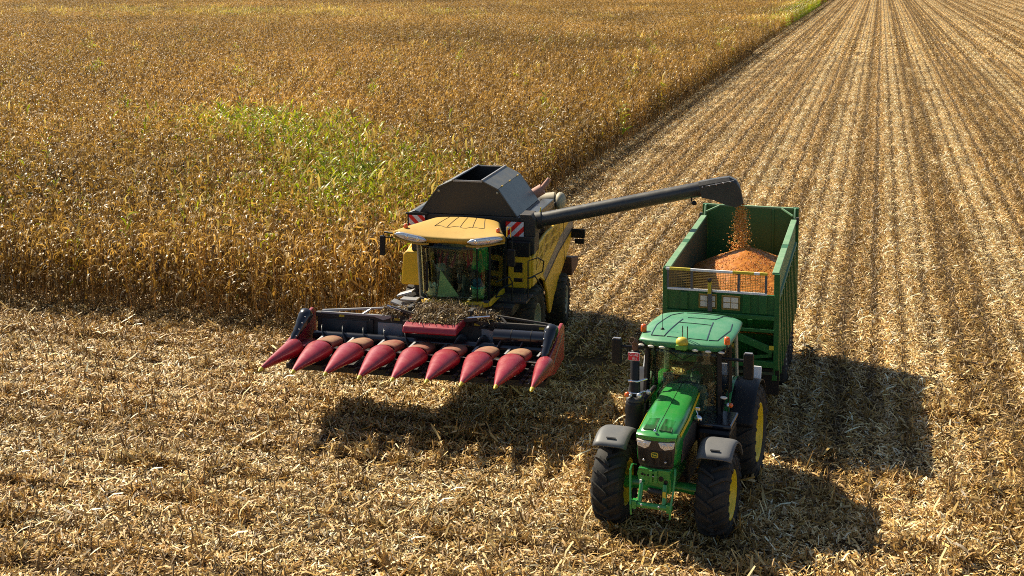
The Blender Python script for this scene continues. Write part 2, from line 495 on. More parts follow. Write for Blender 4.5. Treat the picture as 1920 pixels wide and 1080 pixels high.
def seated_person(label, loc, rz, jacket, trousers, hat=None):
    """faces -y; origin on the seat cushion; hands forward on a wheel"""
    t = thing('person', label, 'person', loc, rz)
    V = [(0, 0, .09, .12), (0, .03, .28, .13), (0, .04, .45, .14), (0, .02, .56, .075), (0, 0, .63, .055), (0, -.01, .70, .075), (0, -.015, .78, .095), (0, -.005, .85, .075)]
    E = [(i, i + 1) for i in range(7)]
    J, JE = [(0, 0, .08, .15), (0, .03, .27, .155), (0, .04, .45, .165), (0, .025, .54, .10)], [(0, 1), (1, 2), (2, 3)]
    T, TE = [(0, 0, .08, .15)], []
    for s in (-1, 1):
        b = len(V)
        V += [(s * .18, .03, .49, .062), (s * .25, -.06, .27, .048), (s * .17, -.34, .28, .036), (s * .16, -.41, .29, .026), (s * .155, -.46, .30, .030)]
        E += [(2, b), (b, b + 1), (b + 1, b + 2), (b + 2, b + 3), (b + 3, b + 4)]
        for f in range(4):
            q = len(V)
            x = s * (.128 + f * .018)
            V += [(x, -.505, .31 + .006 * (f in (1, 2)), .0095), (x, -.528, .29, .0088), (x, -.515, .268, .008)]
            E += [(b + 4, q), (q, q + 1), (q + 1, q + 2)]
        q = len(V)
        V += [(s * .122, -.46, .285, .0105), (s * .118, -.49, .272, .009)]
        E += [(b + 3, q), (q, q + 1)]
        b = len(V)
        V += [(s * .10, -.02, .08, .09), (s * .15, -.42, .09, .062), (s * .15, -.46, -.30, .042), (s * .15, -.48, -.36, .04), (s * .16, -.62, -.40, .032)]
        E += [(0, b), (b, b + 1), (b + 1, b + 2), (b + 2, b + 3), (b + 3, b + 4)]
        c = len(J)
        J += [(s * .185, .03, .49, .082), (s * .255, -.06, .27, .065), (s * .172, -.32, .28, .05)]
        JE += [(2, c), (c, c + 1), (c + 1, c + 2)]
        c = len(T)
        T += [(s * .10, -.02, .08, .105), (s * .15, -.42, .09, .078), (s * .15, -.46, -.28, .062)]
        TE += [(0, c), (c, c + 1), (c + 1, c + 2)]
    body = skin_obj('body', V, E, 'skin', t)
    skin_obj('jacket', J, JE, jacket, t)
    skin_obj('trousers', T, TE, trousers, t)
    f = MB()
    f.ball((0, .015, .845), (.088, .098, .072), 14, 8)
    part('hair', f, hat or 'hair', t)
    f = MB(); f.ball((0, -.115, .775), (.014, .022, .022), 8, 6); part('nose', f, 'skin', t)
    for s in (-1, 1):
        f = MB(); f.ball((s * .033, -.094, .80), (.011, .009, .008), 8, 6); part('eye', f, 'white', t)
        f = MB(); f.ball((s * .095, -.005, .785), (.012, .022, .03), 8, 6); part('ear', f, 'skin', t)
    f = MB(); f.ball((0, -.103, .735), (.026, .008, .006), 8, 6); part('mouth', f, 'rust', t)
    return t


# ================================================================== GRAIN TRAILER
def make_trailer():
    t = thing('grain_trailer', 'tall dark green farm trailer with ribbed sides and mesh window, half filled with orange corn', 'trailer', (-3.15, 27.65, 0))
    HW, LEN = 1.2, 6.55
    ZB, ZS, ZT = 1.28, 3.5, 3.74
    # floor
    f = MB().box(-HW + .06, HW - .06, .08, LEN, ZB, ZB + .06); part('floor', f, 'wornwall', t)
    # side walls: inner sheet and outer sheet, ribs, top rail
    for s in (-1, 1):
        w = MB().box(min(s * (HW - .06), s * (HW - .03)), max(s * (HW - .06), s * (HW - .03)), .07, LEN, ZB, 2.9)
        part('side_wall', w, 'tgreen', t)
        w = MB().box(min(s * (HW - .085), s * (HW - .062)), max(s * (HW - .085), s * (HW - .062)), .07, LEN - .12, ZB + .06, ZS - .05)
        part('wall_lining', w, 'wornwall', t)
        w = MB().box(min(s * (HW - .06), s * (HW - .012)), max(s * (HW - .06), s * (HW - .012)), .07, LEN - .5, 2.94, ZS - .03)
        part('extension_board', w, 'rimgreen', t, .008, label='faded pale green upper side board')
        r1 = MB().box(min(s * (HW - .125), s * (HW + .02)), max(s * (HW - .125), s * (HW + .02)), .02, 2.55, ZS - .03, ZS + .025)
        part('top_rail', r1, 'rimgreen', t, .012)
        r1 = MB().box(min(s * (HW - .125), s * (HW + .02)), max(s * (HW - .125), s * (HW + .02)), 2.95, LEN - .52, ZS - .03, ZS + .025)
        part('top_rail', r1, 'rimgreen', t, .012)
        r1 = MB().box(min(s * (HW - .13), s * (HW + .022)), max(s * (HW - .13), s * (HW + .022)), 2.56, 2.94, ZS - .035, ZS + .02)
        part('rail_joint', r1, 'tgreen', t, .01)
        r1 = MB().box(min(s * (HW - .05), s * (HW + .03)), max(s * (HW - .05), s * (HW + .03)), .05, LEN - .45, 2.86, 2.94)
        part('waist_rail', r1, 'rimgreen', t, .01)
        r1 = MB().box(min(s * (HW - .1), s * (HW + .01)), max(s * (HW - .1), s * (HW + .01)), .07, LEN, ZB - .12, ZB)
        part('bottom_rail', r1, 'tgreen', t, .01)
        for k in range(11):
            y = .32 + k * .56
            rb = MB().prism([(min(s * (HW - .03), s * (HW + .045)), y - .0), (max(s * (HW - .03), s * (HW + .045)), y), (max(s * (HW - .03), s * (HW + .045)), y + .11), (min(s * (HW - .03), s * (HW + .045)), y + .11)], 'z', ZB - .2, 2.86)
            part('rib', rb, 'tgreen', t, .01)
        # front corner post
        p = MB().box(min(s * (HW - .07), s * (HW + .045)), max(s * (HW - .07), s * (HW + .045)), -.03, .1, 1.42, ZS + .0)
        part('corner_post', p, 'tgreen', t, .012)
        # rear: hinge post and return
        p = MB().box(min(s * (HW - .11), s * (HW + .04)), max(s * (HW - .11), s * (HW + .04)), LEN - .1, LEN + .06, 1.1, ZT)
        part('rear_post', p, 'tgreen', t, .012)
        p = MB().prism([(LEN - .45, ZS - .06), (LEN - .1, ZS - .06), (LEN - .1, ZT), (LEN - .2, ZT)], 'x', min(s * (HW - .07), s * (HW - .03)), max(s * (HW - .07), s * (HW - .03)))
        part('rear_gusset', p, 'rimgreen', t, .006)
        p = MB().bar((s * (HW - .09), LEN - .42, ZS + .10), (s * (HW - .42), LEN - .03, ZT - .02), .035)
        part('corner_brace', p, 'rimgreen', t)
        p = MB().box(min(s * HW, s * (HW + .07)), max(s * HW, s * (HW + .07)), LEN - .5, LEN - .38, ZS - .12, ZS + .07)
        part('latch', p, 'dark', t, .01)
    # front wall
    f = MB().box(-HW + .06, HW - .06, 0, .06, 2.60, 3.03); part('front_panel', f, 'tgreen', t, .006)
    for x in (-.78, .55, .9):
        f = MB().box(x - .08, x + .08, -.05, 0, 2.62, 3.0); part('stiffener', f, 'tgreen', t, .01)
    f = MB().box(-HW + .05, HW - .05, -.07, .06, 2.50, 2.60); part('cross_beam', f, 'tgreen', t, .012)
    f = MB().prism([(.1, 2.5), (.75, 1.34), (.8, 1.34), (.16, 2.5)], 'x', -HW + .07, HW - .07); part('nose_plate', f, 'tgreen', t)
    for x in (-.6, .62):
        f = MB().bar((x, .1, 2.48), (x, .7, 1.4), .1, .08); part('nose_rib', f, 'tgreen', t)
    f = MB().box(-HW + .06, HW - .05, -.02, .08, 2.22, 2.29); part('cross_beam', f, 'tgreen', t, .01)
    f = MB().box(-HW + .06, HW - .05, -.02, .1, 1.46, 1.60); part('cross_beam', f, 'tgreen', t, .01)
    f = MB().bar((.1, .02, 2.2), (HW - .08, .02, 1.82), .05, .16); part('diagonal_strut', f, 'tgreen', t, .008)
    f = MB().bar((.5, .06, 1.62), (HW - .1, .06, 1.72), .04, .07); part('diagonal_strut', f, 'tgreen', t)
    f = MB().box(HW - .16, HW - .06, -.035, -.02, 1.86, 1.95); part('reflector', f, 'tipyellow', t)
    # mesh screen: frame, bars, wires
    sc = MB().box(-HW + .02, HW - .22, -.05, .0, 3.46, 3.51); part('screen_rail', sc, 'white', t, .006, label='pale rail with yellow ends')
    for a, b in ((-HW + .1, -HW + .55), (.25, .7), (.82, HW - .22)):
        sc = MB().box(a, b, -.054, .004, 3.463, 3.515); part('rail_tape', sc, 'tipyellow', t)
    sc = MB().box(-HW + .06, HW - .22, -.05, .0, 3.03, 3.075); part('screen_rail', sc, 'white', t, .006)
    for x in (-HW + .07, -.62, .38, HW - .245):
        sc = MB().box(x - .025, x + .025, -.045, -.005, 3.075, 3.46); part('screen_bar', sc, 'grey', t)
    sc = MB()
    for k in range(40):
        x = -HW + .1 + k * (2 * HW - .36) / 39
        sc.box(x - .0035, x + .0035, -.03, -.024, 3.075, 3.46)
    for k in range(11):
        z = 3.09 + k * .0355
        sc.box(-HW + .08, HW - .26, -.024, -.018, z - .004, z + .004)
    part('wire_mesh', sc, 'yellowmesh', t, kind='stuff')
    f = MB().box(-.26, -.17, -.11, -.052, 2.62, 3.2); part('prop_bar', f, 'grey', t, .01)
    f = MB().box(-.265, -.185, -.115, -.05, 3.0, 3.28); part('prop_cover', f, 'tipyellow', t, .01)
    f = MB().lathe([(.001, -.06), (.045, -.06), (.045, .0)], (-.225, -.08, 3.3), 'y', 12); part('prop_hook', f, 'dark', t)
    # windows with four panes each
    for x0 in (-.45, .04):
        w = MB()
        w.box(x0, x0 + .36, -.012, 0, 2.68, 2.96)
        fr = part('window', w, 'yellowmesh', t)
        for ix in range(2):
            for iz in range(2):
                a = x0 + .02 + ix * .165; b = 2.70 + iz * .125
                pn = MB().box(a, a + .15, -.022, -.012, b, b + .11); part('pane', pn, 'pane', fr, .012)
        bar = MB()
        bar.box(x0 - .015, x0 + .375, -.03, -.0, 2.665, 2.683).box(x0 - .015, x0 + .375, -.03, 0, 2.955, 2.975)
        bar.box(x0 - .015, x0 + .005, -.03, 0, 2.68, 2.96).box(x0 + .355, x0 + .375, -.03, 0, 2.68, 2.96)
        part('window_frame', bar, 'yellowmesh', fr)
    # rear wall
    f = MB().box(-HW + .1, HW - .1, LEN - .05, LEN, ZB + .06, ZT - .05); part('rear_wall', f, 'innergreen', t)
    f = MB().box(-HW + .1, HW - .1, LEN - .06, LEN + .03, ZT - .05, ZT); part('rear_rail', f, 'rimgreen', t, .01)
    f = MB().box(.56, .62, LEN - .09, LEN - .05, ZB + .1, ZT - .05); part('wall_seam', f, 'innergreen', t, .01)
    # chassis
    for s in (-1, 1):
        f = MB().box(s * .45 - .06, s * .45 + .06, .2, LEN - .2, .92, 1.15); part('chassis_beam', f, 'tgreen', t)
    f = MB().prism([(-.5, .6), (.5, .6), (.12, -1.7), (-.12, -1.7)], 'z', .72, .9); part('drawbar', f, 'tgreen', t, .02)
    f = MB().lathe([(.09, -.03), (.09, .05), (.04, .05), (.04, -.03)], (0, -1.72, .8), 'z', 16); part('hitch_eye', f, 'dark', t)
    for y in (3.55, 5.15):
        f = MB().tube([(-1.0, y, .62), (1.0, y, .62)], .07, 10); part('axle', f, 'dark', t)
        for s in (-1, 1):
            wheel(t, (s * .95, y, .63), .63, .5, .33, 26, 'dustrubber', 'wheelgrey', s, .1, lugh=.02)
    f = MB().box(HW - .3, HW + .05, .1, .14, .85, 1.4); part('mud_flap', f, 'black', t, .01)
    return t


make_trailer()


# ------------------------------------------------------------------ heap of grain and falling grain
def col_attr(me, cols):
    a = me.color_attributes.new("Col", 'FLOAT_COLOR', 'POINT')
    a.data.foreach_set("color", np.asarray(cols, dtype=np.float32).ravel())


def np_mesh(name, V, F, C=None):
    me = bpy.data.meshes.new(name)
    V = np.asarray(V, dtype=np.float32); F = np.asarray(F, dtype=np.int32)
    me.vertices.add(len(V)); me.vertices.foreach_set("co", V.ravel())
    k = F.shape[1]
    me.loops.add(F.size); me.loops.foreach_set("vertex_index", F.ravel())
    me.polygons.add(len(F)); me.polygons.foreach_set("loop_start", np.arange(0, F.size, k, dtype=np.int32))
    me.update(calc_edges=True)
    if C is not None: col_attr(me, C)
    me.validate()
    return me


def heap_z(x, y):
    """world height of the grain"""
    d = np.sqrt((x + 2.9) ** 2 * 1.25 + (y - 31.35) ** 2 * .8)
    z = 3.30 - .42 * d - .05 * np.exp(-d * d * 3)
    return np.maximum(z, 2.15)


def make_heap():
    xs = np.linspace(-4.26, -2.04, 46); ys = np.linspace(27.75, 34.1, 110)
    X, Y = np.meshgrid(xs, ys)
    Z = heap_z(X, Y) + rng.normal(0, .008, X.shape)
    V = np.stack([X, Y, Z], -1).reshape(-1, 3)
    nx, ny = len(xs), len(ys)
    F = []
    for j in range(ny - 1):
        for i in range(nx - 1):
            a = j * nx + i
            F.append((a, a + 1, a + nx + 1, a + nx))
    base = np.array([(.46, .155, .014), (.52, .19, .022), (.36, .11, .011)])
    C = np.concatenate([base[rng.integers(0, 3, len(V))], np.ones((len(V), 1))], 1)
    V0 = V - np.array([-3.0, 31.0, 1.35])
    me = np_mesh('grain_heap', V0, F, C)
    for p in me.polygons: p.use_smooth = True
    me.materials.append(M['kernel'])
    o = bpy.data.objects.new('grain_heap', me); col.objects.link(o)
    o.location = (-3.0, 31.0, 1.35)
    o['label'] = 'orange heap of shelled corn kernels lying in the green trailer'; o['category'] = 'grain heap'
    sk = me  # kernels on the surface
    n = 11000
    x = rng.uniform(-4.22, -2.08, n); y = rng.uniform(28.0, 33.6, n)
    z = heap_z(x, y) + .006 + .02 * np.sin(x * 7 + 2 * np.sin(y * 5)) * np.sin(y * 6)
    P = np.stack([x, y, z], -1) - np.array([-3.0, 31.0, 1.35])
    me2 = kernels(P, .020, .034, 0.0)
    k = bpy.data.objects.new('kernel', me2); col.objects.link(k); k.parent = o; k['kind'] = 'stuff'


def kernels(P, s0, s1, tone=1.0):
    n = len(P)
    O = np.array([(1, 0, 0), (-1, 0, 0), (0, 1, 0), (0, -1, 0), (0, 0, 1), (0, 0, -1)], float)
    Fo = np.array([(0, 2, 4), (2, 1, 4), (1, 3, 4), (3, 0, 4), (2, 0, 5), (1, 2, 5), (3, 1, 5), (0, 3, 5)])
    q = rng.normal(size=(n, 4)); q /= np.linalg.norm(q, axis=1)[:, None]
    w, a, b, c = q.T
    Rm = np.stack([1 - 2 * (b * b + c * c), 2 * (a * b - c * w), 2 * (a * c + b * w), 2 * (a * b + c * w), 1 - 2 * (a * a + c * c), 2 * (b * c - a * w),
                   2 * (a * c - b * w), 2 * (b * c + a * w), 1 - 2 * (a * a + b * b)], -1).reshape(n, 3, 3)
    S = rng.uniform(s0, s1, (n, 1)) * np.array([[1, .75, .5]])
    V = np.einsum('nij,nkj->nki', Rm, O[None] * S[:, None, :]) * .5 + P[:, None, :]
    F = (Fo[None] + 6 * np.arange(n)[:, None, None]).reshape(-1, 3)
    pal = np.array([(.80, .36, .04), (.84, .48, .10), (.68, .24, .025), (.52, .13, .02), (.86, .62, .26)])
    cc = pal[rng.choice(5, n, p=[.35, .25, .2, .12, .08])] * rng.uniform(.8, 1.15, (n, 1)) * np.array([[.72, .60, .42]]) ** (1 - tone)
    C = np.repeat(np.concatenate([cc, np.ones((n, 1))], 1), 6, 0)
    me = np_mesh('kernel', V.reshape(-1, 3), F, C)
    me.materials.append(M['kernel'])
    return me


make_heap()
n = 1900
tt = rng.uniform(0, 1, n) ** .8
cx = -3.20 + .08 * tt; cy = 32.15 - .45 * tt
spread = .06 + .075 * tt
P = np.stack([cx + rng.normal(0, 1, n) * spread * 1.1, cy + rng.normal(0, 1, n) * spread, 4.15 - (1.28) * tt ** 1.15], -1)
P[:, 2] = np.maximum(P[:, 2], heap_z(P[:, 0], P[:, 1]) + .01)
fo = bpy.data.objects.new('falling_grain', kernels(P, .026, .05)); col.objects.link(fo)
fo['kind'] = 'stuff'; fo['label'] = 'stream of orange kernels falling from the auger spout'


# ================================================================== TRACTOR
def make_tractor():
    t = thing('tractor', 'shiny green tractor with yellow wheel rims and red number plate before the trailer', 'tractor', (-3.48, 22.5, 0), R(-3.5))
    # wheels
    for s in (-1, 1):
        wheel(t, (s * .93, 0, .74), .695, .58, .42, 18, 'rubber', 'rimyellow', s, .1, steer=R(-1), lugh=.062)
        wheel(t, (s * .96, 2.75, .93), .885, .62, .55, 20, 'dustrubber', 'rimyellow', s, .14, lugh=.055)
    # front mudguards
    for s in (-1, 1):
        fm = MB()
        def fn(u, v, s=s):
            a = R(57) + (R(150) - R(57)) * v
            rr = .93 - .05 * (abs(2 * u - 1) ** 6)
            return (s * .93 + (u - .5) * .62, -rr * math.cos(a), .76 + rr * math.sin(a))
        fm.grid(fn, 10, 14)
        fd = part('mudguard', fm, 'grey', t, solid=.025)
        sm = MB()
        a = R(68)
        c = Vector((s * .93, -.945 * math.cos(a), .76 + .945 * math.sin(a)))
        rot = Matrix.Rotation(-(PI / 2 - a), 3, 'X').inverted()
        sm.obox(c, (.17, .03, .012), Matrix.Rotation((PI / 2 - a), 3, 'X'))
        part('vent_slot', sm, 'black', fd)
        br = MB().tube([(s * .62, .1, 1.25), (s * .75, .05, 1.6), (s * .93, 0, 1.66)], .025, 8); part('bracket', br, 'black', fd)
    # hood
    secs = [(-.84, .30, 1.965, 1.40), (-.80, .335, 1.995, 1.40), (-.6, .365, 2.035, 1.36), (.0, .375, 2.09, 1.32), (.7, .35, 2.15, 1.30), (1.25, .325, 2.19, 1.30), (1.32, .31, 2.18, 1.30)]
    rings = []
    for y, w, z, zb in secs:
        half = [(0, z + .035), (w * .45, z + .03), (w * .78, z + .012), (w * .93, z - .03), (w, z - .10), (w + .012, z - .32), (w - .005, zb + .1), (w - .06, zb)]
        ring = [(x, y, zz) for x, zz in half] + [(-x, y, zz) for x, zz in half[::-1][:-1]]
        rings.append(ring)
    h = MB().loft(rings, True, True)
    hood = part('hood', h, 'green', t)
    # brow lip at the front of the hood
    lip = MB()
    lr = []
    for k in range(13):
        u = k / 12 * 2 - 1
        x = u * .352
        y = -.955 + .10 * abs(u) ** 2.2
        z = 1.985 - .02 * abs(u) ** 2
        lr.append([(x, y + .12, z + .035), (x, y, z - .01), (x, y + .005, z - .085), (x, y + .10, z - .075)])
    lip.loft(lr, True, True); part('hood_lip', lip, 'green', hood, .008)
    sm = MB().tube([(0, -.9, 2.022), (0, -.6, 2.073), (0, 0, 2.128), (0, .7, 2.188), (0, 1.25, 2.228)], .004, 6); part('hood_seam', sm, 'black', hood)
    # two mesh vents on the hood
    for s in (-1, 1):
        def zt(x, y):
            return 2.035 + (y + .6) * .0917 + .034 - .05 * (abs(x) / .37) ** 2
        v = MB()
        pts = [(s * .04, -.80), (s * .25, -.78), (s * .235, -.32), (s * .05, -.34)]
        v.add([(x, y, zt(x, y) + .004) for x, y in pts] + [(x, y, zt(x, y) - .02) for x, y in pts], [(0, 1, 2, 3), (7, 6, 5, 4), (0, 4, 5, 1), (1, 5, 6, 2), (2, 6, 7, 3), (3, 7, 4, 0)])
        vv = part('hood_vent', v, paint('vent mesh green', (.006, .075, .02), .6, .2), hood)
        lv = MB()
        for k in range(12):
            y = -.77 + k * .037
            lv.bar((s * .05, y, zt(s * .05, y) + .008), (s * .235, y, zt(s * .235, y) + .008), .008, .006)
        part('vent_slat', lv, 'green', hood, kind='stuff')
    m = MB().lathe([(.028, 0), (.024, .02), (.002, .03)], (-.02, -.86, 2.045), 'z', 10); part('hood_ornament', m, 'chrome', hood)
    # yellow stripes along both sides
    for s in (-1, 1):
        v = MB()
        pr = []
        for y, w, z, zb in secs[2:6]:
            pr.append([(s * (w + .003), y, z - .085), (s * (w + .007), y, z - .085), (s * (w + .016), y, z - .15), (s * (w + .008), y, z - .15)])
        v.loft(pr, True, False); part('side_stripe', v, 'rimyellow', hood)
        v = MB()
        v.prism([(-.55, 1.42), (.95, 1.4), (.95, 1.85), (-.4, 1.78)], 'x', min(s * .372, s * .392), max(s * .372, s * .392)); part('side_grille', v, 'grille', hood, .01)
    # nose: dark grille, headlights, badge
    n_ = MB()
    nr = []
    for z, w, y in ((1.40, .27, -.90), (1.45, .30, -.93), (1.7, .325, -.945), (1.91, .325, -.94)):
        nr.append([(x * w, y + .07 * abs(x) ** 2.5, z) for x in (-1, -.8, -.5, 0, .5, .8, 1)] + [(w, y + .4, z), (-w, y + .4, z)])
    n_.loft(nr, True, False)
    nose = part('grille', n_, 'grille', t)
    mesh = MB()
    for k in range(30):
        x = -.29 + k * .02
        mesh.box(x - .003, x + .003, -.955 + .07 * abs(x / .325) ** 2.5, -.94 + .07 * abs(x / .325) ** 2.5, 1.47, 1.73)
    part('grille_wire', mesh, 'dark', nose, kind='stuff')
    for s in (-1, 1):
        hl = MB()
        pts = [(s * .06, 1.885), (s * .10, 1.80), (s * .17, 1.755), (s * .315, 1.775), (s * .335, 1.885)]
        vs = []
        for dy in (0, .05):
            for x, z in pts:
                vs.append((x, -.975 + .07 * abs(x / .325) ** 2.5 + dy, z))
        nn = len(pts)
        hl.add(vs, [tuple(range(nn)), tuple(range(nn, 2 * nn))[::-1]] + [(i, (i + 1) % nn, nn + (i + 1) % nn, nn + i) for i in range(nn)])
        hp = part('headlight', hl, 'lensdusty', t, .012)
        for xx, rr in ((.165, .038), (.275, .026)):
            b = MB().lathe([(rr + .006, -.004), (rr, -.012), (rr * .7, -.008), (.002, -.014)], (s * xx, -.972 + .07 * abs(xx / .325) ** 2.5, 1.825), 'y', 16)
            part('bulb', b, 'lens', hp)
        b = MB().lathe([(.022, 0), (.018, -.02), (.002, -.02)], (s * .19, -.955, 1.55), 'y', 10); part('grille_bolt', b, 'steel', nose)
    # badge: yellow rounded frame with a leaping animal
    bd = MB()
    outer = []
    for k in range(24):
        a = 2 * PI * k / 24
        ca, sa = math.cos(a), math.sin(a)
        outer.append((.062 * math.copysign(abs(ca) ** .6, ca), .048 * math.copysign(abs(sa) ** .6, sa)))
    inner = [(x * .8, z * .78) for x, z in outer]
    nn = 24
    for y in (-.958,):
        vs = [(x, y, 1.655 + z) for x, z in outer] + [(x, y, 1.655 + z) for x, z in inner] + [(x, y + .012, 1.655 + z) for x, z in outer]
        bd.add(vs, [(i, (i + 1) % nn, nn + (i + 1) % nn, nn + i) for i in range(nn)] + [(i, 2 * nn + i, 2 * nn + (i + 1) % nn, (i + 1) % nn) for i in range(nn)])
    badge = part('badge', bd, 'tipyellow', nose)
    g_ = MB().prism(inner, 'y', -.953, -.948)
    g_.v = [(x, y, z + 1.655) for x, y, z in g_.v]
    part('badge_field', g_, 'tgreen', nose)
    d_ = MB()
    deer = [(-.040, .012), (-.030, .022), (-.020, .020), (-.022, .008), (.0, .004), (.022, .010), (.036, .000), (.030, -.012), (.040, -.024), (.022, -.012), (.004, -.010), (-.016, -.022), (-.034, -.022), (-.016, -.012), (-.026, .0), (-.034, .008)]
    d_.add([(x, -.957, 1.655 + z) for x, z in deer] + [(x, -.951, 1.655 + z) for x, z in deer], [tuple(range(16)), tuple(range(16, 32))[::-1]] + [(i, (i + 1) % 16, 16 + (i + 1) % 16, 16 + i) for i in range(16)])
    part('badge_animal', d_, 'tipyellow', nose)
    # front chassis and linkage
    f = MB().box(-.27, .27, -.85, .6, .95, 1.40); part('front_frame', f, 'green', t, .03)
    f = MB().prism([(-.27, 1.42), (.27, 1.42), (.29, 1.30), (.24, 1.12), (.12, 1.12), (.08, 1.2), (-.08, 1.2), (-.12, 1.12), (-.24, 1.12), (-.29, 1.30)], 'y', -1.0, -.94)
    fl = part('linkage_plate', f, 'green', t, .008)
    for x, z, r in ((.13, 1.27, .045), (.21, 1.22, .038), (-.1, 1.31, .018), (-.16, 1.31, .018), (-.2, 1.32, .022)):
        b = MB().lathe([(r, -.008), (.002, -.008)], (x, -1.0, z), 'y', 14); part('port', b, 'black', fl)
    b = MB().box(-.065, -.02, -1.06, -1.0, 1.2, 1.42).box(.02, .065, -1.06, -1.0, 1.2, 1.42).box(-.02, .02, -1.05, -1.0, 1.36, 1.40); part('top_bracket', b, 'green', t, .006)
    b = MB().tube([(-.07, -1.035, 1.31), (.07, -1.035, 1.31)], .014, 8); part('pin', b, 'steel', t)
    for s in (-1, 1):
        a = MB()
        pts = [(s * .335, -.92, 1.44), (s * .375, -1.0, 1.48), (s * .39, -1.06, 1.40), (s * .375, -1.12, 1.15), (s * .345, -1.2, .86), (s * .335, -1.22, .68)]
        rr = []
        for i, p in enumerate(pts):
            w = (.025, .032, .045, .04, .05, .03)[i]
            rr.append([(p[0] - .016, p[1], p[2] + w * .2), (p[0] + .016, p[1], p[2] + w * .2), (p[0] + .016, p[1] - w, p[2]), (p[0] - .016, p[1] - w, p[2]), (p[0] - .016, p[1] - w * .2, p[2] - w * .2), (p[0] + .016, p[1] - w * .2, p[2] - w * .2)][:4])
        a.loft(rr, True, False)
        part('lift_arm', a, 'green', t, .006)
        c = MB().tube([(s * .2, -1.02, 1.18), (s * .215, -1.14, .88)], .042, 12); part('lift_cylinder', c, 'green', t)
        b = MB().box(s * .30 - .03, s * .30 + .05, -1.24, -1.10, .78, .92); part('arm_hook', b, 'green', t, .01)
    b = MB().box(.185, .24, -1.135, -1.11, .98, 1.1); part('sticker', b, 'tipyellow', t)
    b = MB().box(-.235, -.20, -1.06, -1.035, 1.15, 1.23); part('sticker', b, 'white', t)
    b = MB().tube([(-.36, -1.16, .84), (.36, -1.16, .84)], .05, 14); part('cross_tube', b, 'green', t)
    for x in (-.16, .14):
        b = MB().lathe([(.02, -.0), (.02, -.03), (.002, -.03)], (x, -1.205, .86), 'y', 8); part('bolt', b, 'steel', t)
    b = MB().tube([(-.12, -.9, 1.0), (.15, -.9, .98)], .05, 10); part('drive_shaft', b, 'dark', t)
    # axles, transmission
    b = MB().tube([(-.75, 0, .74), (-.3, 0, .76), (.3, 0, .76), (.75, 0, .74)], [.12, .09, .09, .12], 12); part('front_axle', b, 'green', t)
    b = MB().box(-.3, .3, .4, 3.1, .62, 1.25); part('transmission', b, 'dark', t, .04)
    b = MB().tube([(-.8, 2.75, .93), (.8, 2.75, .93)], .16, 14); part('rear_axle', b, 'dark', t)
    # left side: exhaust stack and air cleaner
    b = MB().lathe([(.001, 1.30), (.16, 1.30), (.175, 1.36), (.175, 1.93), (.16, 2.0), (.10, 2.04), (.001, 2.04)], (-.76, .72, 0), 'z', 20)
    part('exhaust_filter', b, 'black', t)
    b = MB().lathe([(.17, 2.0), (.165, 2.045), (.11, 2.075), (.09, 2.075)], (-.76, .72, 0), 'z', 20); part('filter_cap', b, 'dark', t)
    b = MB().lathe([(.115, 2.06), (.105, 2.1), (.10, 2.3), (.085, 2.34), (.085, 2.88), (.06, 2.90)], (-.80, .86, 0), 'z', 18)
    ex = part('exhaust_stack', b, 'black', t)
    b = MB().tube([(-.80, .86, 2.88), (-.80, .86, 3.0), (-.81, .83, 3.07), (-.84, .76, 3.11)], [.06, .058, .058, .06], 14, False); part('exhaust_tip', b, 'rustdark', ex, solid=.008)
    b = MB().lathe([(.055, 0), (.001, 0)], (0, 0, 0), 'y', 14)
    b.v = [(x - .836, y + .775, z + 3.104) for x, y, z in b.v]; part('exhaust_mouth', b, 'gloss', ex)
    for z in (2.1, 2.33):
        b = MB().tube([(-.9, .78, z), (-.72, .76, z + .01), (-.6, .95, z + .02)], .022, 8); part('pipe_clamp', b, 'chrome', ex)
    b = MB().tube([(-.62, .8, 1.95), (-.52, .95, 2.1), (-.5, 1.2, 2.12)], .05, 10); part('air_hose', b, 'black', t)
    for x, y, z in ((-.66, .62, 2.12), (-.53, .8, 2.15)):
        b = MB().ball((x, y, z), (.05, .03, .05), 10, 6); part('side_lamp', b, 'lens', t)
    # number plate
    b = MB().box(-.90, -.69, .735, .75, 2.74, 2.88); npl = part('number_plate', b, 'platered', t, .004)
    fr = MB().box(-.905, -.685, .74, .756, 2.735, 2.885); part('plate_border', fr, 'white', npl)
    text_part('plate_text', "G·LAE", .062, 'white', npl, (-.795, .733, 2.842), (PI / 2, 0, 0))
    text_part('plate_text', "016", .062, 'white', npl, (-.775, .733, 2.775), (PI / 2, 0, 0))
    # cab
    zc = 1.52
    b = MB().box(-.70, .70, 1.45, 2.95, 1.10, 1.36); part('cab_floor', b, 'cabin', t)
    A = {-1: ((-.70, 1.30, 1.62), (-.665, 1.36, 2.93)), 1: ((.70, 1.30, 1.62), (.665, 1.36, 2.93))}
    for s in (-1, 1):
        b = MB().bar(A[s][0], A[s][1], .09, .09); part('front_pillar', b, 'black', t, .012)
        b = MB().bar((s * .74, 2.3, 1.4), (s * .70, 2.25, 2.93), .07, .07); part('side_pillar', b, 'black', t, .01)
        b = MB().bar((s * .70, 3.15, 1.7), (s * .68, 3.05, 2.93), .09, .09); part('rear_pillar', b, 'beige', t, .012)
        gl = MB().add([(s * .705, 1.34, 1.35), (s * .74, 2.3, 1.30), (s * .735, 3.05, 1.75), (s * .69, 3.02, 2.92), (s * .70, 2.2, 2.92), (s * .672, 1.38, 2.92)], [(0, 1, 2, 3, 4, 5)])
        part('side_window', gl, 'glass', t, solid=.006)
        b = MB().box(min(s * .62, s * .74), max(s * .62, s * .74), 1.3, 1.5, 1.1, 1.64); part('cab_corner', b, 'black', t, .01)
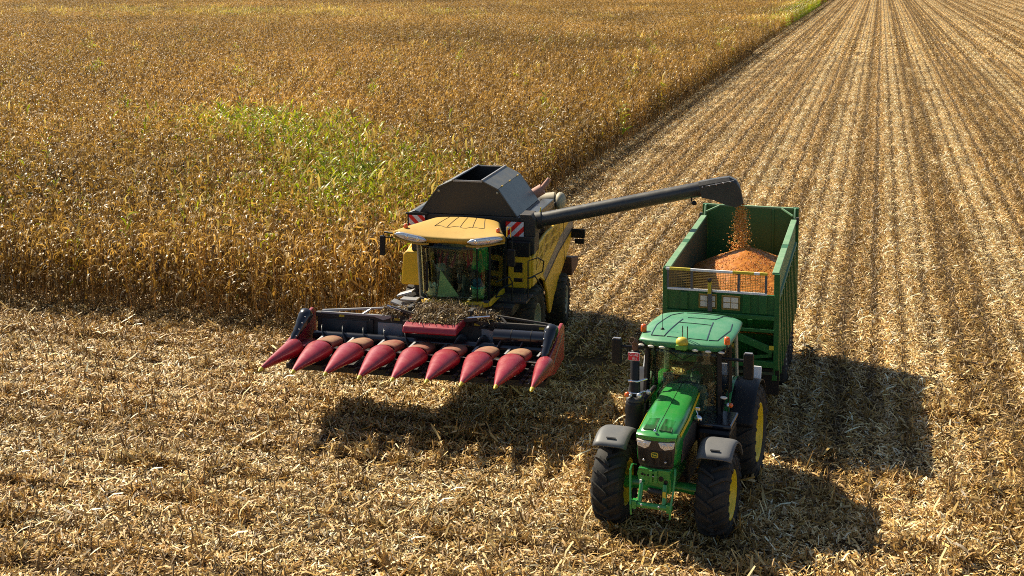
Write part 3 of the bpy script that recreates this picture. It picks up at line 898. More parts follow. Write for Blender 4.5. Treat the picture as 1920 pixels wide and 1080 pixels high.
    def ws(u, v):
        x = (u * 2 - 1) * (.69 - .03 * v)
        return (x, 1.235 + .06 * v + .05 * (abs(2 * u - 1)) ** 2, 1.62 + 1.30 * v)
    gl = MB().grid(ws, 12, 8); part('windscreen', gl, 'glass', t, solid=.006)
    for s in (-1, 1):
        b = MB().add([(s * .69, 1.29, 1.62), (s * .40, 1.27, 1.62), (s * .34, 1.27, 1.30), (s * .55, 1.30, 1.24), (s * .70, 1.3, 1.3)], [(0, 1, 2, 3, 4)]); part('lower_window', b, 'glass', t, solid=.006)
    gl = MB().add([(-.68, 3.1, 1.8), (.68, 3.1, 1.8), (.66, 3.05, 2.92), (-.66, 3.05, 2.92)], [(0, 1, 2, 3)]); part('rear_window', gl, 'glass', t, solid=.006)
    b = MB().box(-.7, .7, 3.04, 3.12, 1.3, 1.8); part('rear_panel', b, 'black', t)
    b = MB().box(-.66, .66, 1.30, 1.40, 2.88, 2.95); part('header_rail', b, 'black', t)
    b = MB().tube([(-.3, 1.21, 2.86), (-.02, 1.20, 2.72), (.02, 1.20, 2.70), (.28, 1.2, 2.86)], .008, 6); part('wiper', b, 'black', t)
    # roof
    def rp(u, v):
        x = (u * 2 - 1)
        y0 = 1.12 + .16 * abs(x) ** 3
        y1 = 3.34 - .28 * abs(x) ** 4
        hw = .84 + .05 * math.sin(v * PI)
        edge = max(abs(x) ** 8, abs(2 * v - 1) ** 8)
        return (x * hw, y0 + (y1 - y0) * v, 3.045 + .04 * (1 - x * x) + .03 * math.sin(v * PI) - .055 * edge)
    b = MB().grid(rp, 28, 28)
    roof = part('roof', b, 'sheengreen', t, .03, solid=.13)
    def rline(pts, r=.009):
        m = MB()
        P_ = []
        for i in range(len(pts) - 1):
            for k in range(6):
                f_ = k / 6
                P_.append((pts[i][0] * (1 - f_) + pts[i + 1][0] * f_, pts[i][1] * (1 - f_) + pts[i + 1][1] * f_))
        P_.append(pts[-1])
        m.tube([Vector(rp(u, v)) + Vector((0, 0, .002)) for u, v in P_], r, 6)
        part('roof_groove', m, 'gloss', roof)
    rline([(.14, .10), (.13, .4), (.19, .75), (.3, .86)], .011)
    rline([(.14, .09), (.29, .09), (.36, .62)], .013)
    rline([(.32, .09), (.52, .085)], .009); rline([(.56, .085), (.76, .09)], .009)
    rline([(.76, .09), (.72, .38), (.70, .60)], .012)
    rline([(.34, .5), (.70, .5)], .010)
    rline([(.40, .68), (.70, .70), (.76, .85)], .010)
    rline([(.34, .86), (.78, .88), (.86, .93)], .010)
    rline([(.78, .09), (.87, .10), (.92, .45), (.90, .68)], .010)
    for u in (.04, .16, .29, .66, .80, .94):
        p = Vector(rp(u, 0))
        b = MB().ball((0, 0, 0), (.062, .03, .026), 14, 8)
        b.v = [(x + p.x, y + p.y - .012, z + p.z - .10) for x, y, z in b.v]
        lp = part('work_light', b, 'lensdusty', roof)
    b = MB().box(-.80, .80, 1.26, 1.32, 2.90, 2.97); part('light_bar', b, 'black', roof)
    # dome, aerials
    b = MB().lathe([(.10, 0), (.118, .03), (.114, .075), (.08, .12), (.03, .138), (.002, .14)], (0, 0, 0), 'z', 20)
    b.v = [(x + .03, y * .9 + 1.1, z + 3.02) for x, y, z in b.v]; dm = part('receiver_dome', b, 'tipyellow', t)
    b = MB().box(-.07, .13, .99, 1.2, 2.94, 3.02); part('dome_base', b, paint('lime bracket', (.12, .3, .03), .5, .1), dm, .01)
    for x in (.0, .09):
        b = MB().tube([(x, 1.28, 3.03), (x, 1.28, 3.32)], .010, 6); part('aerial', b, 'gloss', t)
    b = MB().lathe([(.05, 0), (.03, .04), (.004, .06)], (-.48, 1.72, 3.075), 'z', 12).tube([(-.48, 1.72, 3.1), (-.485, 1.74, 3.5)], .005, 6); part('aerial', b, 'black', t)
    # beacons
    for x, y, z in ((-.82, 1.62, 2.93), (.83, 1.28, 2.93)):
        b = MB().tube([(x * .85, y, z - .08), (x, y, z - .08), (x, y, z + .12)], .014, 6); st = part('beacon', b, 'black', t)
        b = MB().lathe([(.055, 0), (.058, .02), (.058, .10), (.045, .135), (.002, .14)], (x, y, z + .12), 'z', 14); part('beacon_lens', b, 'orange', st)
    # mirrors
    for s, y in ((-1, 1.15), (1, 1.35)):
        zz = 2.86 if s < 0 else 2.75
        b = MB().tube([(s * .66, 1.36, zz), (s * .8, y + .02, zz), (s * 1.17, y, zz)], .03, 8); mr = part('mirror', b, 'black', t)
        b = MB().box(s * 1.22 - .095, s * 1.22 + .095, y - .06, y + .05, zz - .34, zz + .15); part('mirror_housing', b, 'black', mr, .03)
        b = MB().box(s * 1.22 - .08, s * 1.22 + .08, y + .051, y + .055, zz - .32, zz + .12); part('mirror_glass', b, 'chrome', mr)
        b = MB().box(s * 1.22 - .07, s * 1.22 + .07, y - .04, y + .03, zz + .149, zz + .158); part('mirror_cap', b, 'steel', mr)
    # right side: tank, steps, chrome mirror lamp, indicator, hand rail
    b = MB().box(.42, 1.02, .62, 1.36, 1.05, 1.62); tk = part('fuel_tank', b, 'black', t, .05)
    b = MB().box(.42, 1.03, .70, 1.5, 1.63, 1.72); part('tank_cover', b, 'gloss', t, .03)
    b = MB().box(.90, .95, .607, .618, 1.40, 1.45); part('tank_badge', b, 'greencloth', tk, .004)
    b = MB().box(-1.0, -.45, .9, 1.5, .95, 1.5); part('step_box', b, 'black', t, .04)
    for k in range(3):
        b = MB().box(-1.12, -.75, 1.0, 1.35, .5 + k * .28, .54 + k * .28); part('step', b, 'black', t, .01)
    b = MB().tube([(.40, .55, 2.02), (.44, .54, 1.94), (.45, .52, 1.90)], .012, 6)
    lm = part('front_mirror', b, 'chrome', t)
    b = MB().lathe([(.002, -.03), (.07, -.03), (.075, 0), (.05, .04), (.002, .05)], (.46, .50, 1.86), 'y', 18); part('mirror_bowl', b, 'chrome', lm)
    b = MB().box(.40, .49, .52, .56, 2.0, 2.06); part('mirror_hood', b, 'chrome', lm, .01)
    b = MB().tube([(.74, 1.32, 1.7), (.78, 1.25, 1.95), (.80, 1.22, 2.06)], .02, 8).tube([(.78, 1.25, 1.92), (.93, 1.2, 1.93)], .014, 6); il = part('lamp_bracket', b, 'black', t)
    b = MB().ball((.80, 1.18, 2.07), (.07, .045, .03), 12, 8); part('work_light', b, 'lensdusty', il)
    b = MB().ball((.93, 1.19, 1.94), (.045, .05, .045), 12, 8); part('indicator', b, 'orange', il)
    b = MB().ball((.88, 1.19, 1.94), (.035, .05, .04), 12, 8); part('position_light', b, 'lens', il)
    b = MB().tube([(-.76, .66, 2.06), (-.86, .62, 2.12)], .014, 6); il = part('lamp_bracket', b, 'black', t)
    b = MB().ball((-.88, .60, 2.13), (.05, .05, .05), 12, 8); part('indicator', b, 'orange', il)
    b = MB().ball((-.82, .60, 2.12), (.035, .05, .035), 12, 8); part('position_light', b, 'lens', il)
    b = MB().tube([(.74, 1.42, 2.75), (.85, 1.35, 2.7), (.87, 1.32, 2.4), (.86, 1.32, 1.75)], .012, 6); part('hand_rail', b, 'black', t)
    # rear mudguards: green inner, dark outer tread cover
    for s in (-1, 1):
        def gf(u, v, s=s):
            a = R(14) + (R(150) - R(14)) * v
            rr = .985 + .03 * u
            return (s * (.62 + .16 * u), 2.75 - rr * math.cos(a), .95 + rr * math.sin(a))
        b = MB().grid(gf, 4, 24); part('rear_mudguard', b, 'green', t, solid=.03)
        def gf2(u, v, s=s):
            a = R(22) + (R(150) - R(22)) * v
            rr = 1.015 - .02 * u * u
            return (s * (.78 + .46 * u), 2.75 - rr * math.cos(a), .95 + rr * math.sin(a))
        b = MB().grid(gf2, 6, 24); part('mudguard_extension', b, 'black', t, solid=.03)
        b = MB().box(min(s * .6, s * .64), max(s * .6, s * .64), 1.9, 3.3, 1.1, 1.8); part('mudguard_side', b, 'green', t, .02)
        b = MB().obox((s * 1.05, 3.2, 1.95), (.28, .05, .3), Matrix.Rotation(R(-25), 3, 'X')); part('tail_lamp', b, 'white', t, .02)
    b = MB().ball((.80, 1.62, 1.62), (.06, .05, .03), 10, 6); part('mudguard_cap', b, 'lid', t)
    # inside: seat, dash, wheel
    b = MB().box(-.02, .52, 2.15, 2.6, 1.62, 1.74); seat = part('driver_seat', b, 'seat', t, .04)
    b = MB().obox((.25, 2.68, 2.08), (.52, .14, .75), Matrix.Rotation(R(-8), 3, 'X')); part('backrest', b, 'seat', seat, .05)
    b = MB().obox((.25, 2.74, 2.56), (.3, .1, .2), Matrix.Rotation(R(-8), 3, 'X')); part('headrest', b, 'seat', seat, .04)
    b = MB().box(.02, .5, 2.2, 2.6, 1.36, 1.62); part('seat_base', b, 'cabin', seat, .03)
    b = MB().prism([(1.36, 1.36), (1.62, 1.36), (1.66, 2.02), (1.44, 2.2), (1.34, 2.2)], 'x', -.02, .42); dsh = part('dashboard', b, 'dash', t, .05)
    b = MB().tube([(.2, 1.6, 2.05), (.2, 1.78, 2.22)], .025, 8)
    for k in range(28):
        pass
    stc = part('steering_column', b, 'black', t)
    ring = [Vector((.2 + .2 * math.cos(2 * PI * k / 28), 1.80 + .2 * math.sin(2 * PI * k / 28) * .82, 2.24 + .2 * math.sin(2 * PI * k / 28) * .57 * 1)) for k in range(29)]
    b = MB().tube(ring, .016, 8, False)
    for a in (R(90), R(210), R(330)):
        b.tube([(.2, 1.80, 2.23), (.2 + .19 * math.cos(a), 1.8 + .156 * math.sin(a), 2.24 + .108 * math.sin(a))], .012, 6)
    part('steering_wheel', b, 'black', stc)
    b = MB().box(-.6, -.2, 1.9, 2.5, 1.4, 1.8); part('side_console', b, 'cabin', t, .04)
    b = MB().obox((-.42, 2.0, 2.05), (.2, .04, .26), Matrix.Rotation(R(30), 3, 'Z')); part('screen', b, 'dash', t, .01)
    b = MB().box(-.58, -.44, 2.42, 2.6, 1.8, 1.98); part('tool_box', b, 'pail', t, .02)
    # rear linkage / hitch
    b = MB().box(-.1, .1, 3.1, 3.55, .62, .8); part('hitch', b, 'dark', t, .02)
    return t


tr = make_tractor()
Rt = Matrix.Rotation(R(-3.5), 3, 'Z')
pp = Rt @ Vector((.25, 2.40, 1.745)) + Vector((-3.48, 22.5, 0))
seated_person('driver in a dark green jacket seated at the wheel in the green tractor cab', pp, R(-3.5), 'jacketgreen', 'jeans')

# ================================================================== COMBINE
CO = Vector((-9.85, 29.3, 0)); CR = R(2.5)


def make_combine():
    t = thing('combine_harvester', 'dusty yellow combine harvester with raised black grain tank and unloading auger swung out', 'combine harvester', CO, CR)
    # wheels
    for s in (-1, 1):
        wheel(t, (s * 1.38 + .04, 2.25, .95), .90, .68, .45, 20, 'dustrubber', 'wheelgrey', s, .14, name='wheel', lugh=.05)
        wheel(t, (s * 1.58 + .04, 5.35, .74), .70, .56, .38, 18, 'dustrubber', 'wheelgrey', s, .10, steer=R(4), lugh=.04)
    b = MB().tube([(-1.2, 2.25, .95), (1.2, 2.25, .95)], .18, 12); part('front_axle', b, 'dark', t)
    b = MB().tube([(-1.4, 5.35, .74), (1.4, 5.35, .74)], .12, 12); part('rear_axle', b, 'dark', t)
    # hull
    b = MB().box(-1.42, 1.5, 1.75, 6.6, 1.25, 2.2); part('hull', b, 'dark', t, .04)
    b = MB().box(-1.35, 1.4, 2.2, 4.6, 2.2, 3.3); part('hull_upper', b, 'dark', t, .04)
    b = MB().prism([(6.6, 1.3), (7.6, 1.5), (7.6, 2.6), (6.6, 2.9)], 'x', -1.2, 1.25); part('straw_hood', b, 'dark', t, .03)
    # feeder house
    b = MB().prism([(-1.9, 1.2), (1.8, 1.3), (1.8, 1.85), (-1.9, 1.95)], 'x', -.55, .75); part('feeder_house', b, 'dark', t, .02)
    # rear engine bay, exhaust, air intake
    b = MB().box(-1.2, 1.25, 4.6, 7.0, 2.5, 3.35); part('engine_cover', b, 'dark', t, .05)
    b = MB().tube([(.35, 5.2, 3.62), (.9, 5.2, 3.64)], .16, 14); part('muffler', b, 'beige', t)
    b = MB().tube([(.85, 5.25, 3.62), (1.2, 5.3, 3.84)], .15, 14); ep = part('exhaust_pipe', b, 'rust', t)
    b = MB().tube([(1.17, 5.3, 3.83), (1.32, 5.34, 4.03), (1.38, 5.36, 4.12)], [.075, .07, .065], 12); part('pipe_end', b, 'rust', ep)
    b = MB().tube([(1.05, 5.9, 3.36), (1.45, 5.9, 3.42)], .24, 18); part('air_intake', b, 'beige', t)
    b = MB().ball((1.58, 5.9, 3.4), (.16, .30, .26), 14, 10); part('intake_dome', b, 'beige', t)
    b = MB().box(.6, 1.5, 4.75, 5.9, 3.3, 3.42); part('deck', b, 'dark', t, .02)
    # tank base band and side shoulders
    b = MB().box(-1.5, 1.32, 2.0, 4.55, 3.30, 3.66); part('tank_base', b, 'tankfront', t, .02)
    b = MB().prism([(1.32, 3.2), (1.72, 3.2), (1.72, 3.62), (1.60, 3.75), (1.32, 3.75)], 'y', 1.95, 2.55); part('shoulder_box', b, 'tankfront', t, .02)
    b = MB().box(1.1, 1.70, 1.93, 2.5, 2.75, 3.2); part('shoulder_panel', b, 'tankfront', t, .02)
    b = MB().box(1.32, 1.62, 2.55, 4.8, 3.45, 3.66); part('walkway', b, 'tank', t, .02)
    b = MB().prism([(-1.66, 3.3), (-1.5, 3.3), (-1.3, 3.7), (-1.45, 3.74), (-1.66, 3.66)], 'y', 1.98, 4.5); part('shoulder_rail', b, 'tank', t, .015)
    # grain tank extension: front sheet, four flaps, rear sheet, lamp rim
    zb, zm, ztp = 3.67, 4.36, 4.56
    xb, xm, xt = 1.30, .80, .38
    cxn = -.06
    y0, y1 = 2.05, 4.55
    b = MB()
    front = [(-xb, zb), (xb, zb), (xm, zm), (xt, ztp - .02), (-xt, ztp - .02), (-xm, zm)]
    b.prism([(x + cxn, z) for x, z in front], 'y', y0, y0 + .03); part('tank_front', b, 'tankfront', t, .006)
    b = MB().prism([(x + cxn, z) for x, z in front], 'y', y1 - .03, y1); part('tank_rear', b, 'tankfront', t, .006)
    for s in (-1, 1):
        b = MB()
        o = .025
        a0 = (s * xb + cxn, zb); a1 = (s * xm + cxn, zm); a2 = (s * xt + cxn, ztp)
        b.prism([a0, a1, (a1[0] - s * .03, a1[1] - .02), (a0[0] - s * .035, a0[1])], 'y', y0 - .02, y1 + .02)
        lf = part('tank_flap', b, 'tank', t, .005)
        b = MB().prism([(a1[0], a1[1] + .006), (a2[0], a2[1] + .006), (a2[0], a2[1] - .024), (a1[0] - s * .02, a1[1] - .02)], 'y', y0 - .04, y1 + .02)
        uf = part('tank_flap', b, paint('lighter dusty flap', (.06, .068, .075), .42, .4, (.24, .21, .16)), t, .005)
        for y in (2.45, 3.3, 4.2):
            h = MB().tube([(a1[0], y - .07, a1[1] + .012), (a1[0], y + .07, a1[1] + .012)], .018, 8); part('hinge', h, 'yellow', uf)
        b = MB().bar((a2[0], y0 - .05, a2[1] + .012), (a2[0], y1 + .03, a2[1] + .012), .035, .03); part('rim_bar', b, 'plate', uf)
        h = MB().ball((s * (xm - .03) + cxn, y0 - .01, zm - .1), .035, 8, 6); part('latch', h, 'beige', t)
    b = MB().box(-xt + cxn, xt + cxn, y0 - .03, y0 + .0, ztp - .045, ztp - .005); part('front_rim', b, 'plate', t)
    b = MB().box(-xt + cxn, xt + cxn, y1 - .0, y1 + .03, ztp - .045, ztp - .005); part('rear_rim', b, 'plate', t)
    b = MB().box(-1.2, 1.1, y0 + .04, y1 - .04, 3.67, 3.72); part('tank_floor', b, 'black', t)
    b = MB().ball((.1, 3.0, 4.1), (.2, .2, .12), 14, 8); part('filling_auger', b, 'plate', t)
    # striped boards
    for x0, x1, z0, z1, mt in ((-1.6, -1.17, 3.28, 3.62, 'stripeL'), (.96, 1.42, 3.14, 3.56, 'stripeR')):
        b = MB().box(x0 - .02, x1 + .02, 1.94, 1.96, z0 - .02, z1 + .02); wb = part('warning_board', b, 'black', t)
        b = MB().box(0, x1 - x0, -.004, 0, 0, z1 - z0); o = part('striped_sheet', b, mt, wb); o.location = (x0, 1.939, z0)
    b = MB().box(-1.68, -1.1, 1.93, 2.0, 3.63, 3.68); part('board_rail', b, 'black', t)
    # cab
    cx = .10
    b = MB().prism([(cx - .86, .28), (cx - .70, .02), (cx - .3, -.1), (cx + .3, -.1), (cx + .7, .02), (cx + .9, .28), (cx + .92, 1.6), (cx - .88, 1.6)], 'z', 1.80, 1.96)
    part('cab_base', b, 'yellow', t, .03)
    def cg(u, v):
        a = (u * 2 - 1)
        x = cx + a * (.84 + .05 * v)
        y = -.08 + .30 * abs(a) ** 2.6 - .10 * v
        return (x, y, 1.97 + 1.42 * v)
    b = MB().grid(cg, 20, 8); part('windscreen', b, 'cglass', t, solid=.008)
    for s in (-1, 1):
        b = MB().add([(cx + s * .86, .24, 1.97), (cx + s * .90, 1.55, 1.97), (cx + s * .93, 1.55, 3.38), (cx + s * .90, .14, 3.38)], [(0, 1, 2, 3)]); part('side_window', b, 'cglass', t, solid=.008)
        b = MB().bar((cx + s * .855, .235, 1.95), (cx + s * .905, .135, 3.42), .05, .06); part('cab_pillar', b, 'beige' if s < 0 else 'black', t, .01)
        b = MB().bar((cx + s * .90, 1.55, 1.95), (cx + s * .94, 1.55, 3.42), .09, .09); part('cab_pillar', b, 'black', t, .01)
    b = MB().tube([(cx + .62, .01, 1.97), (cx + .64, -.09, 3.38)], .018, 6); part('glass_joint', b, 'black', t)
    b = MB().box(cx - .88, cx + .9, 1.56, 1.62, 1.97, 3.4); part('cab_back', b, 'cabin', t)
    b = MB().box(cx - .84, cx + .86, .1, 1.58, 1.93, 1.975); part('cab_floor', b, 'cabin', t)
    b = MB().tube([(cx - .62, -.06, 3.3), (cx - .60, -.02, 2.25)], .013, 6).box(cx - .63, cx - .585, -.075, -.045, 2.2, 2.9); part('wiper', b, 'black', t)
    # roof
    def rf(u, v):
        a = u * 2 - 1
        hw = 1.40 - .58 * v ** .75
        x = cx - .06 + a * hw
        y = -.22 + .10 * abs(a) ** 2 + .02 * math.cos(a * 6) + v * (1.92 - .1 * a * a)
        crown = .17 * math.sin(min(1, v * 1.15) * PI / 2) * (1 - .5 * abs(a) ** 3)
        wing = .15 * abs(a) ** 2.5 * (1 - v) ** 1.5
        e = .07 * (1 - v) ** 6
        tail = .10 * max(0, v - .8) / .2 if v > .8 else 0
        return (x, y, 3.575 + crown + wing - e - tail - .05 * abs(a) ** 10)
    b = MB().grid(rf, 36, 20); roof = part('cab_roof', b, 'roofyellow', t, solid=.13)
    for a0 in (.28, .42, .56, .70, .83):
        P_ = []
        m_ = 10
        for k in range(m_ + 1):
            v = .34 + .6 * k / m_
            P_.append(Vector(rf(a0 + (.5 - a0) * .12 * k / m_, v)) + Vector((0, 0, .002)))
        b = MB().tube(P_, .008, 6); part('roof_groove', b, 'black', roof)
    P_ = [Vector(rf(.28 + .55 * k / 14, .34 + .03 * math.sin(k * 1.3))) + Vector((0, 0, .002)) for k in range(15)]
    b = MB().tube(P_, .007, 6); part('roof_groove', b, 'black', roof)
    for s in (-1, 1):
        def lf(u, v, s=s):
            w = .5 + s * (.18 + .30 * u)
            p = Vector(rf(w, 0))
            hgt = .075 * (1 - abs(2 * u - 1) ** 4) + .012
            return (p.x, p.y - .022 - .02 * math.sin(PI * v), p.z - .055 + (v - .5) * 2 * hgt)
        b = MB().grid(lf, 14, 6); hl = part('headlight', b, 'lens', t, solid=.02)
        for u in (.25, .6):
            p = Vector(lf(u, .5))
            q = MB().lathe([(.05, 0), (.045, -.012), (.03, -.006), (.002, -.02)], (p.x, p.y - .002, p.z), 'y', 14); part('bulb', q, 'chrome', hl)
        def lf2(u, v, s=s):
            w = .5 + s * (.165 + .325 * u)
            p = Vector(rf(w, 0))
            return (p.x, p.y - .012 + .06 * v, p.z - .13 - .03 * math.sin(PI * u))
        b = MB().grid(lf2, 14, 3); part('lamp_shelf', b, 'roofyellow', roof, solid=.04)
        p = Vector(rf(.5 + s * .46, .16))
        b = MB().lathe([(.05, 0), (.055, .02), (.05, .08), (.02, .105), (.002, .108)], (p.x, p.y, p.z), 'z', 12); part('beacon', b, 'orange', t)
    b = MB().tube([(1.42, .12, 3.56), (1.44, .1, 3.8), (1.52, .1, 3.8), (1.52, .1, 3.56)], .014, 6); part('lamp_guard', b, 'yellow', t)
    b = MB().ball((cx + .66, -.12, 3.33), (.055, .04, .05), 10, 6); part('work_light', b, 'lensdusty', t)
    # mirrors
    b = MB().tube([(-1.28, .1, 3.5), (-1.62, .05, 3.55), (-1.66, .05, 3.4)], .022, 6).tube([(-1.28, .12, 3.42), (-1.6, .05, 3.42)], .016, 6); mr = part('mirror', b, 'black', t)
    b = MB().box(-1.73, -1.60, 0, .1, 2.98, 3.46); part('mirror_housing', b, 'black', mr, .02)
    b = MB().tube([(.95, 1.0, 3.36), (1.25, .9, 3.4), (1.36, .9, 3.36), (1.36, .9, 3.1)], .016, 6); mr = part('mirror', b, 'black', t)
    b = MB().box(1.24, 1.44, .85, .95, 2.66, 3.08); part('mirror_housing', b, 'black', mr, .02)
    # yellow front panels beside the cab
    b = MB().box(1.06, 1.66, 1.72, 1.78, 1.92, 2.76); fp = part('front_panel', b, 'yellow', t, .03)
    b = MB().box(1.22, 1.46, 1.70, 1.74, 2.32, 2.58); part('panel_opening', b, 'gloss', fp, .03)
    b = MB().box(1.22, 1.46, 1.70, 1.74, 2.08, 2.18); part('panel_opening', b, 'gloss', fp, .03)
    b = MB().box(1.06, 1.62, 1.7, 1.95, 2.72, 3.1); part('upper_panel', b, 'black', t, .02)
    b = MB().prism([(-1.62, 1.95), (-1.56, 2.72), (-1.50, 2.82), (-.80, 2.82), (-.78, 1.95)], 'y', 1.3, 2.3); part('side_tank', b, 'yellow', t, .05)
    b = MB().box(-1.35, -.78, 1.35, 2.2, 2.82, 3.28); part('filter_box', b, 'dark', t, .03)
    for k, (x, y, z) in enumerate(((-1.35, .9, 1.85), (-1.15, .6, 1.78), (-1.45, .7, 1.62))):
        b = MB().obox((x, y, z), (.42, .3, .05), Matrix.Rotation(R(18 * (k - 1)), 3, 'Y')); part('step', b, 'plate', t, .01)
    # platform, ladder and hand rails on the right of the picture
    b = MB().box(.95, 1.72, .9, 1.72, 1.74, 1.80); part('platform', b, 'dark', t, .01)
    b = MB().box(.8, 1.45, .6, 1.7, 1.5, 1.74); part('platform_box', b, 'dark', t, .03)
    for pts in ([(1.70, 1.2, 1.78), (1.70, 1.2, 2.75), (1.86, 1.6, 2.75), (1.95, 1.9, 2.6), (1.93, 1.85, 2.35), (1.70, 1.25, 2.3)],
                [(1.70, 1.25, 2.3), (1.82, 1.5, 2.3), (1.95, 1.9, 1.85), (1.90, 1.8, 1.8), (1.70, 1.2, 1.8)],
                [(1.05, .5, 2.35), (1.3, .9, 2.4), (1.36, .95, 2.25), (1.35, .95, 1.8)],
                [(1.05, .5, 1.98), (1.3, .9, 1.98)], [(1.05, .5, 1.98), (1.12, .6, 2.15), (1.35, .95, 2.22)]):
        b = MB().tube(pts, .017, 6); part('hand_rail', b, 'black', t)
    # side panels
    prof = [(1.80, 1.95), (1.80, 2.70), (2.5, 2.92), (3.4, 3.02), (5.6, 2.98), (7.0, 2.72), (7.35, 2.5), (7.25, 2.25), (6.4, 1.80), (5.4, 1.45), (4.5, 1.05), (4.05, .72), (3.9, .72), (3.6, 1.35), (3.25, 1.75), (2.7, 1.98)]
    b = MB().prism(prof, 'x', 1.62, 1.70); sp = part('side_panel', b, 'yellow', t, .03)
    b = MB().prism([(3.1, 1.62), (3.5, 1.62), (5.6, 2.42), (7.0, 2.72), (7.33, 2.50), (7.3, 2.38), (6.6, 2.28), (5.2, 1.92), (3.7, 1.36), (3.45, 1.5)], 'x', 1.70, 1.704)
    b = MB().prism([(3.0, 1.98), (3.3, 1.78), (5.0, 2.18), (7.28, 2.46), (7.0, 2.74), (5.4, 2.55)], 'x', 1.70, 1.705); part('stripe', b, 'decal', sp)
    b = MB().prism([(3.25, 1.74), (5.0, 2.12), (7.27, 2.40), (7.28, 2.44), (5.0, 2.17), (3.2, 1.78)], 'x', 1.70, 1.712); part('crease', b, 'dark', sp)
    b = MB().tube([(5.75, 2.98), (5.75, 2.3), (5.9, 1.7)], .01) if False else MB().tube([(1.703, 5.75, 2.96), (1.703, 5.78, 2.3), (1.703, 5.95, 1.68)], .009, 6); part('panel_gap', b, 'gloss', sp)
    for k in range(20):
        y = 2.2 + k * .155
        zt_ = 2.62 + .32 * min(1, (y - 1.8) / 1.5)
        for dz in (0, .24):
            z1 = zt_ - dz + .02 * math.sin(k)
            sl_ = MB().obox((1.702, y, z1 - .1), (.012, .035, .17), Matrix.Rotation(R(12), 3, 'X')); part('vent_slot', sl_, 'gloss', sp)
    b = MB().prism(prof, 'x', -1.64, -1.56); part('side_panel', b, 'yellow', t, .03)
    # tail: lamp plate, spreader
    b = MB().box(1.62, 2.10, 6.95, 7.0, 2.15, 2.42); lp = part('tail_lamp', b, 'black', t, .06)
    b = MB().box(1.80, 2.08, 6.93, 6.98, 1.98, 2.13); part('lower_lamp', b, 'black', lp, .04)
    b = MB().tube([(1.4, 7.0, 2.3), (1.8, 7.0, 2.28)], .03, 6); part('lamp_arm', b, 'black', lp)
    b = MB().prism([(6.2, 1.75), (7.3, 1.55), (7.2, 1.28), (6.3, 1.2)], 'x', .3, 1.85); part('spreader', b, 'rustdark', t, .02)
    # unloading auger
    a0 = Vector((1.62, 2.35, 3.52)); a1 = Vector((6.74, 2.60, 4.70))
    e = bpy.data.objects.new('unloading_auger', None); e.parent = t; col.objects.link(e)
    d = (a1 - a0)
    def along(s, off=(0, 0, 0)):
        return a0 + d * s + Vector(off)
    b = MB().tube([along(.03), along(.80)], .185, 24); part('tube', b, 'auger', e)
    b = MB().tube([along(.795), along(.815)], .195, 24); part('tube_joint', b, 'auger', e)
    b = MB().tube([along(-.04), along(.04)], .225, 20); part('collar', b, 'dark', e)
    b = MB().tube([along(.03, (0, -.1, .22)), along(.03, (.02, -.1, .34))], .016, 6); part('hinge_pin', b, 'tipyellow', e)
    b = MB().tube([along(0, (-.1, .1, 0)), along(0, (-.15, .25, -.4)), along(0, (-.3, .3, -.9))], .2, 16); part('elbow', b, 'dark', e)
    # spout
    u = d.normalized(); side = Vector((-u.y, u.x, 0)).normalized(); upv = side.cross(u) * -1
    if upv.z < 0: upv = -upv
    def pt(s, w, h):
        return a0 + d * s + side * w + upv * h
    rings = []
    for s, hw, ht, hb in ((.81, .19, .19, -.19), (.86, .19, .19, -.30), (.91, .19, .185, -.47), (.955, .19, .17, -.58), (.985, .185, .05, -.55), (.995, .18, -.10, -.53)):
        rings.append([pt(s, -hw, hb), pt(s, -hw, ht - .08), pt(s, -hw * .6, ht), pt(s, hw * .6, ht), pt(s, hw, ht - .08), pt(s, hw, hb)])
    b = MB().loft(rings, False, False, closed=False); spt = part('spout', b, 'auger', e, solid=.015)
    b = MB().add([tuple(p) for p in rings[-1]], [tuple(range(6))]); part('spout_end', b, 'auger', spt, solid=.015)
    for k in range(5):
        s = .825 + k * .033
        for w in (-1, 1):
            c = pt(s, w * .195, .06)
            q = MB().ball(c, .024, 8, 6); part('rivet', q, 'steel', spt)
    b = MB().tube([pt(.84, -.2, .075), pt(.975, -.2, .075)], .008, 6); part('seam', b, 'plate', spt)
    b = MB().tube([along(.77, (0, -.02, -.18)), along(.77, (.0, -.04, -.27))], .02, 6).ball(along(.775, (.04, -.05, -.31)), (.07, .05, .06), 10, 6); part('auger_lamp', b, 'black', e)
    # seat and controls
    b = MB().box(cx - .08, cx + .42, .85, 1.3, 2.35, 2.47); seat = part('driver_seat', b, 'seat', t, .04)
    b = MB().obox((cx + .17, 1.38, 2.8), (.5, .13, .75), Matrix.Rotation(R(-8), 3, 'X')); part('backrest', b, 'seat', seat, .05)
    b = MB().box(cx - .02, cx + .36, .9, 1.3, 1.98, 2.35); part('seat_base', b, 'cabin', seat, .03)
    b = MB().tube([(cx + .17, .35, 1.98), (cx + .17, .45, 2.5)], .04, 8)
    stc = part('steering_column', b, 'cabin', t)
    ring = [Vector((cx + .17 + .19 * math.cos(2 * PI * k / 28), .48 + .17 * math.sin(2 * PI * k / 28), 2.62 + .08 * math.sin(2 * PI * k / 28))) for k in range(29)]
    b = MB().tube(ring, .015, 8, False).tube([(cx + .17, .45, 2.5), (cx + .17, .48, 2.61)], .02, 6).tube([ring[0], ring[14]], .011, 6).tube([ring[7], ring[21]], .011, 6); part('steering_wheel', b, 'black', stc)
    b = MB().box(cx - .62, cx - .25, .75, 1.4, 1.98, 2.5); part('side_console', b, 'cabin', t, .04)
    b = MB().obox((cx - .45, .6, 2.62), (.22, .04, .2), Matrix.Rotation(R(25), 3, 'Z')); part('screen', b, 'dash', t, .01)
    return t


make_combine()
Rc = Matrix.Rotation(CR, 3, 'Z')


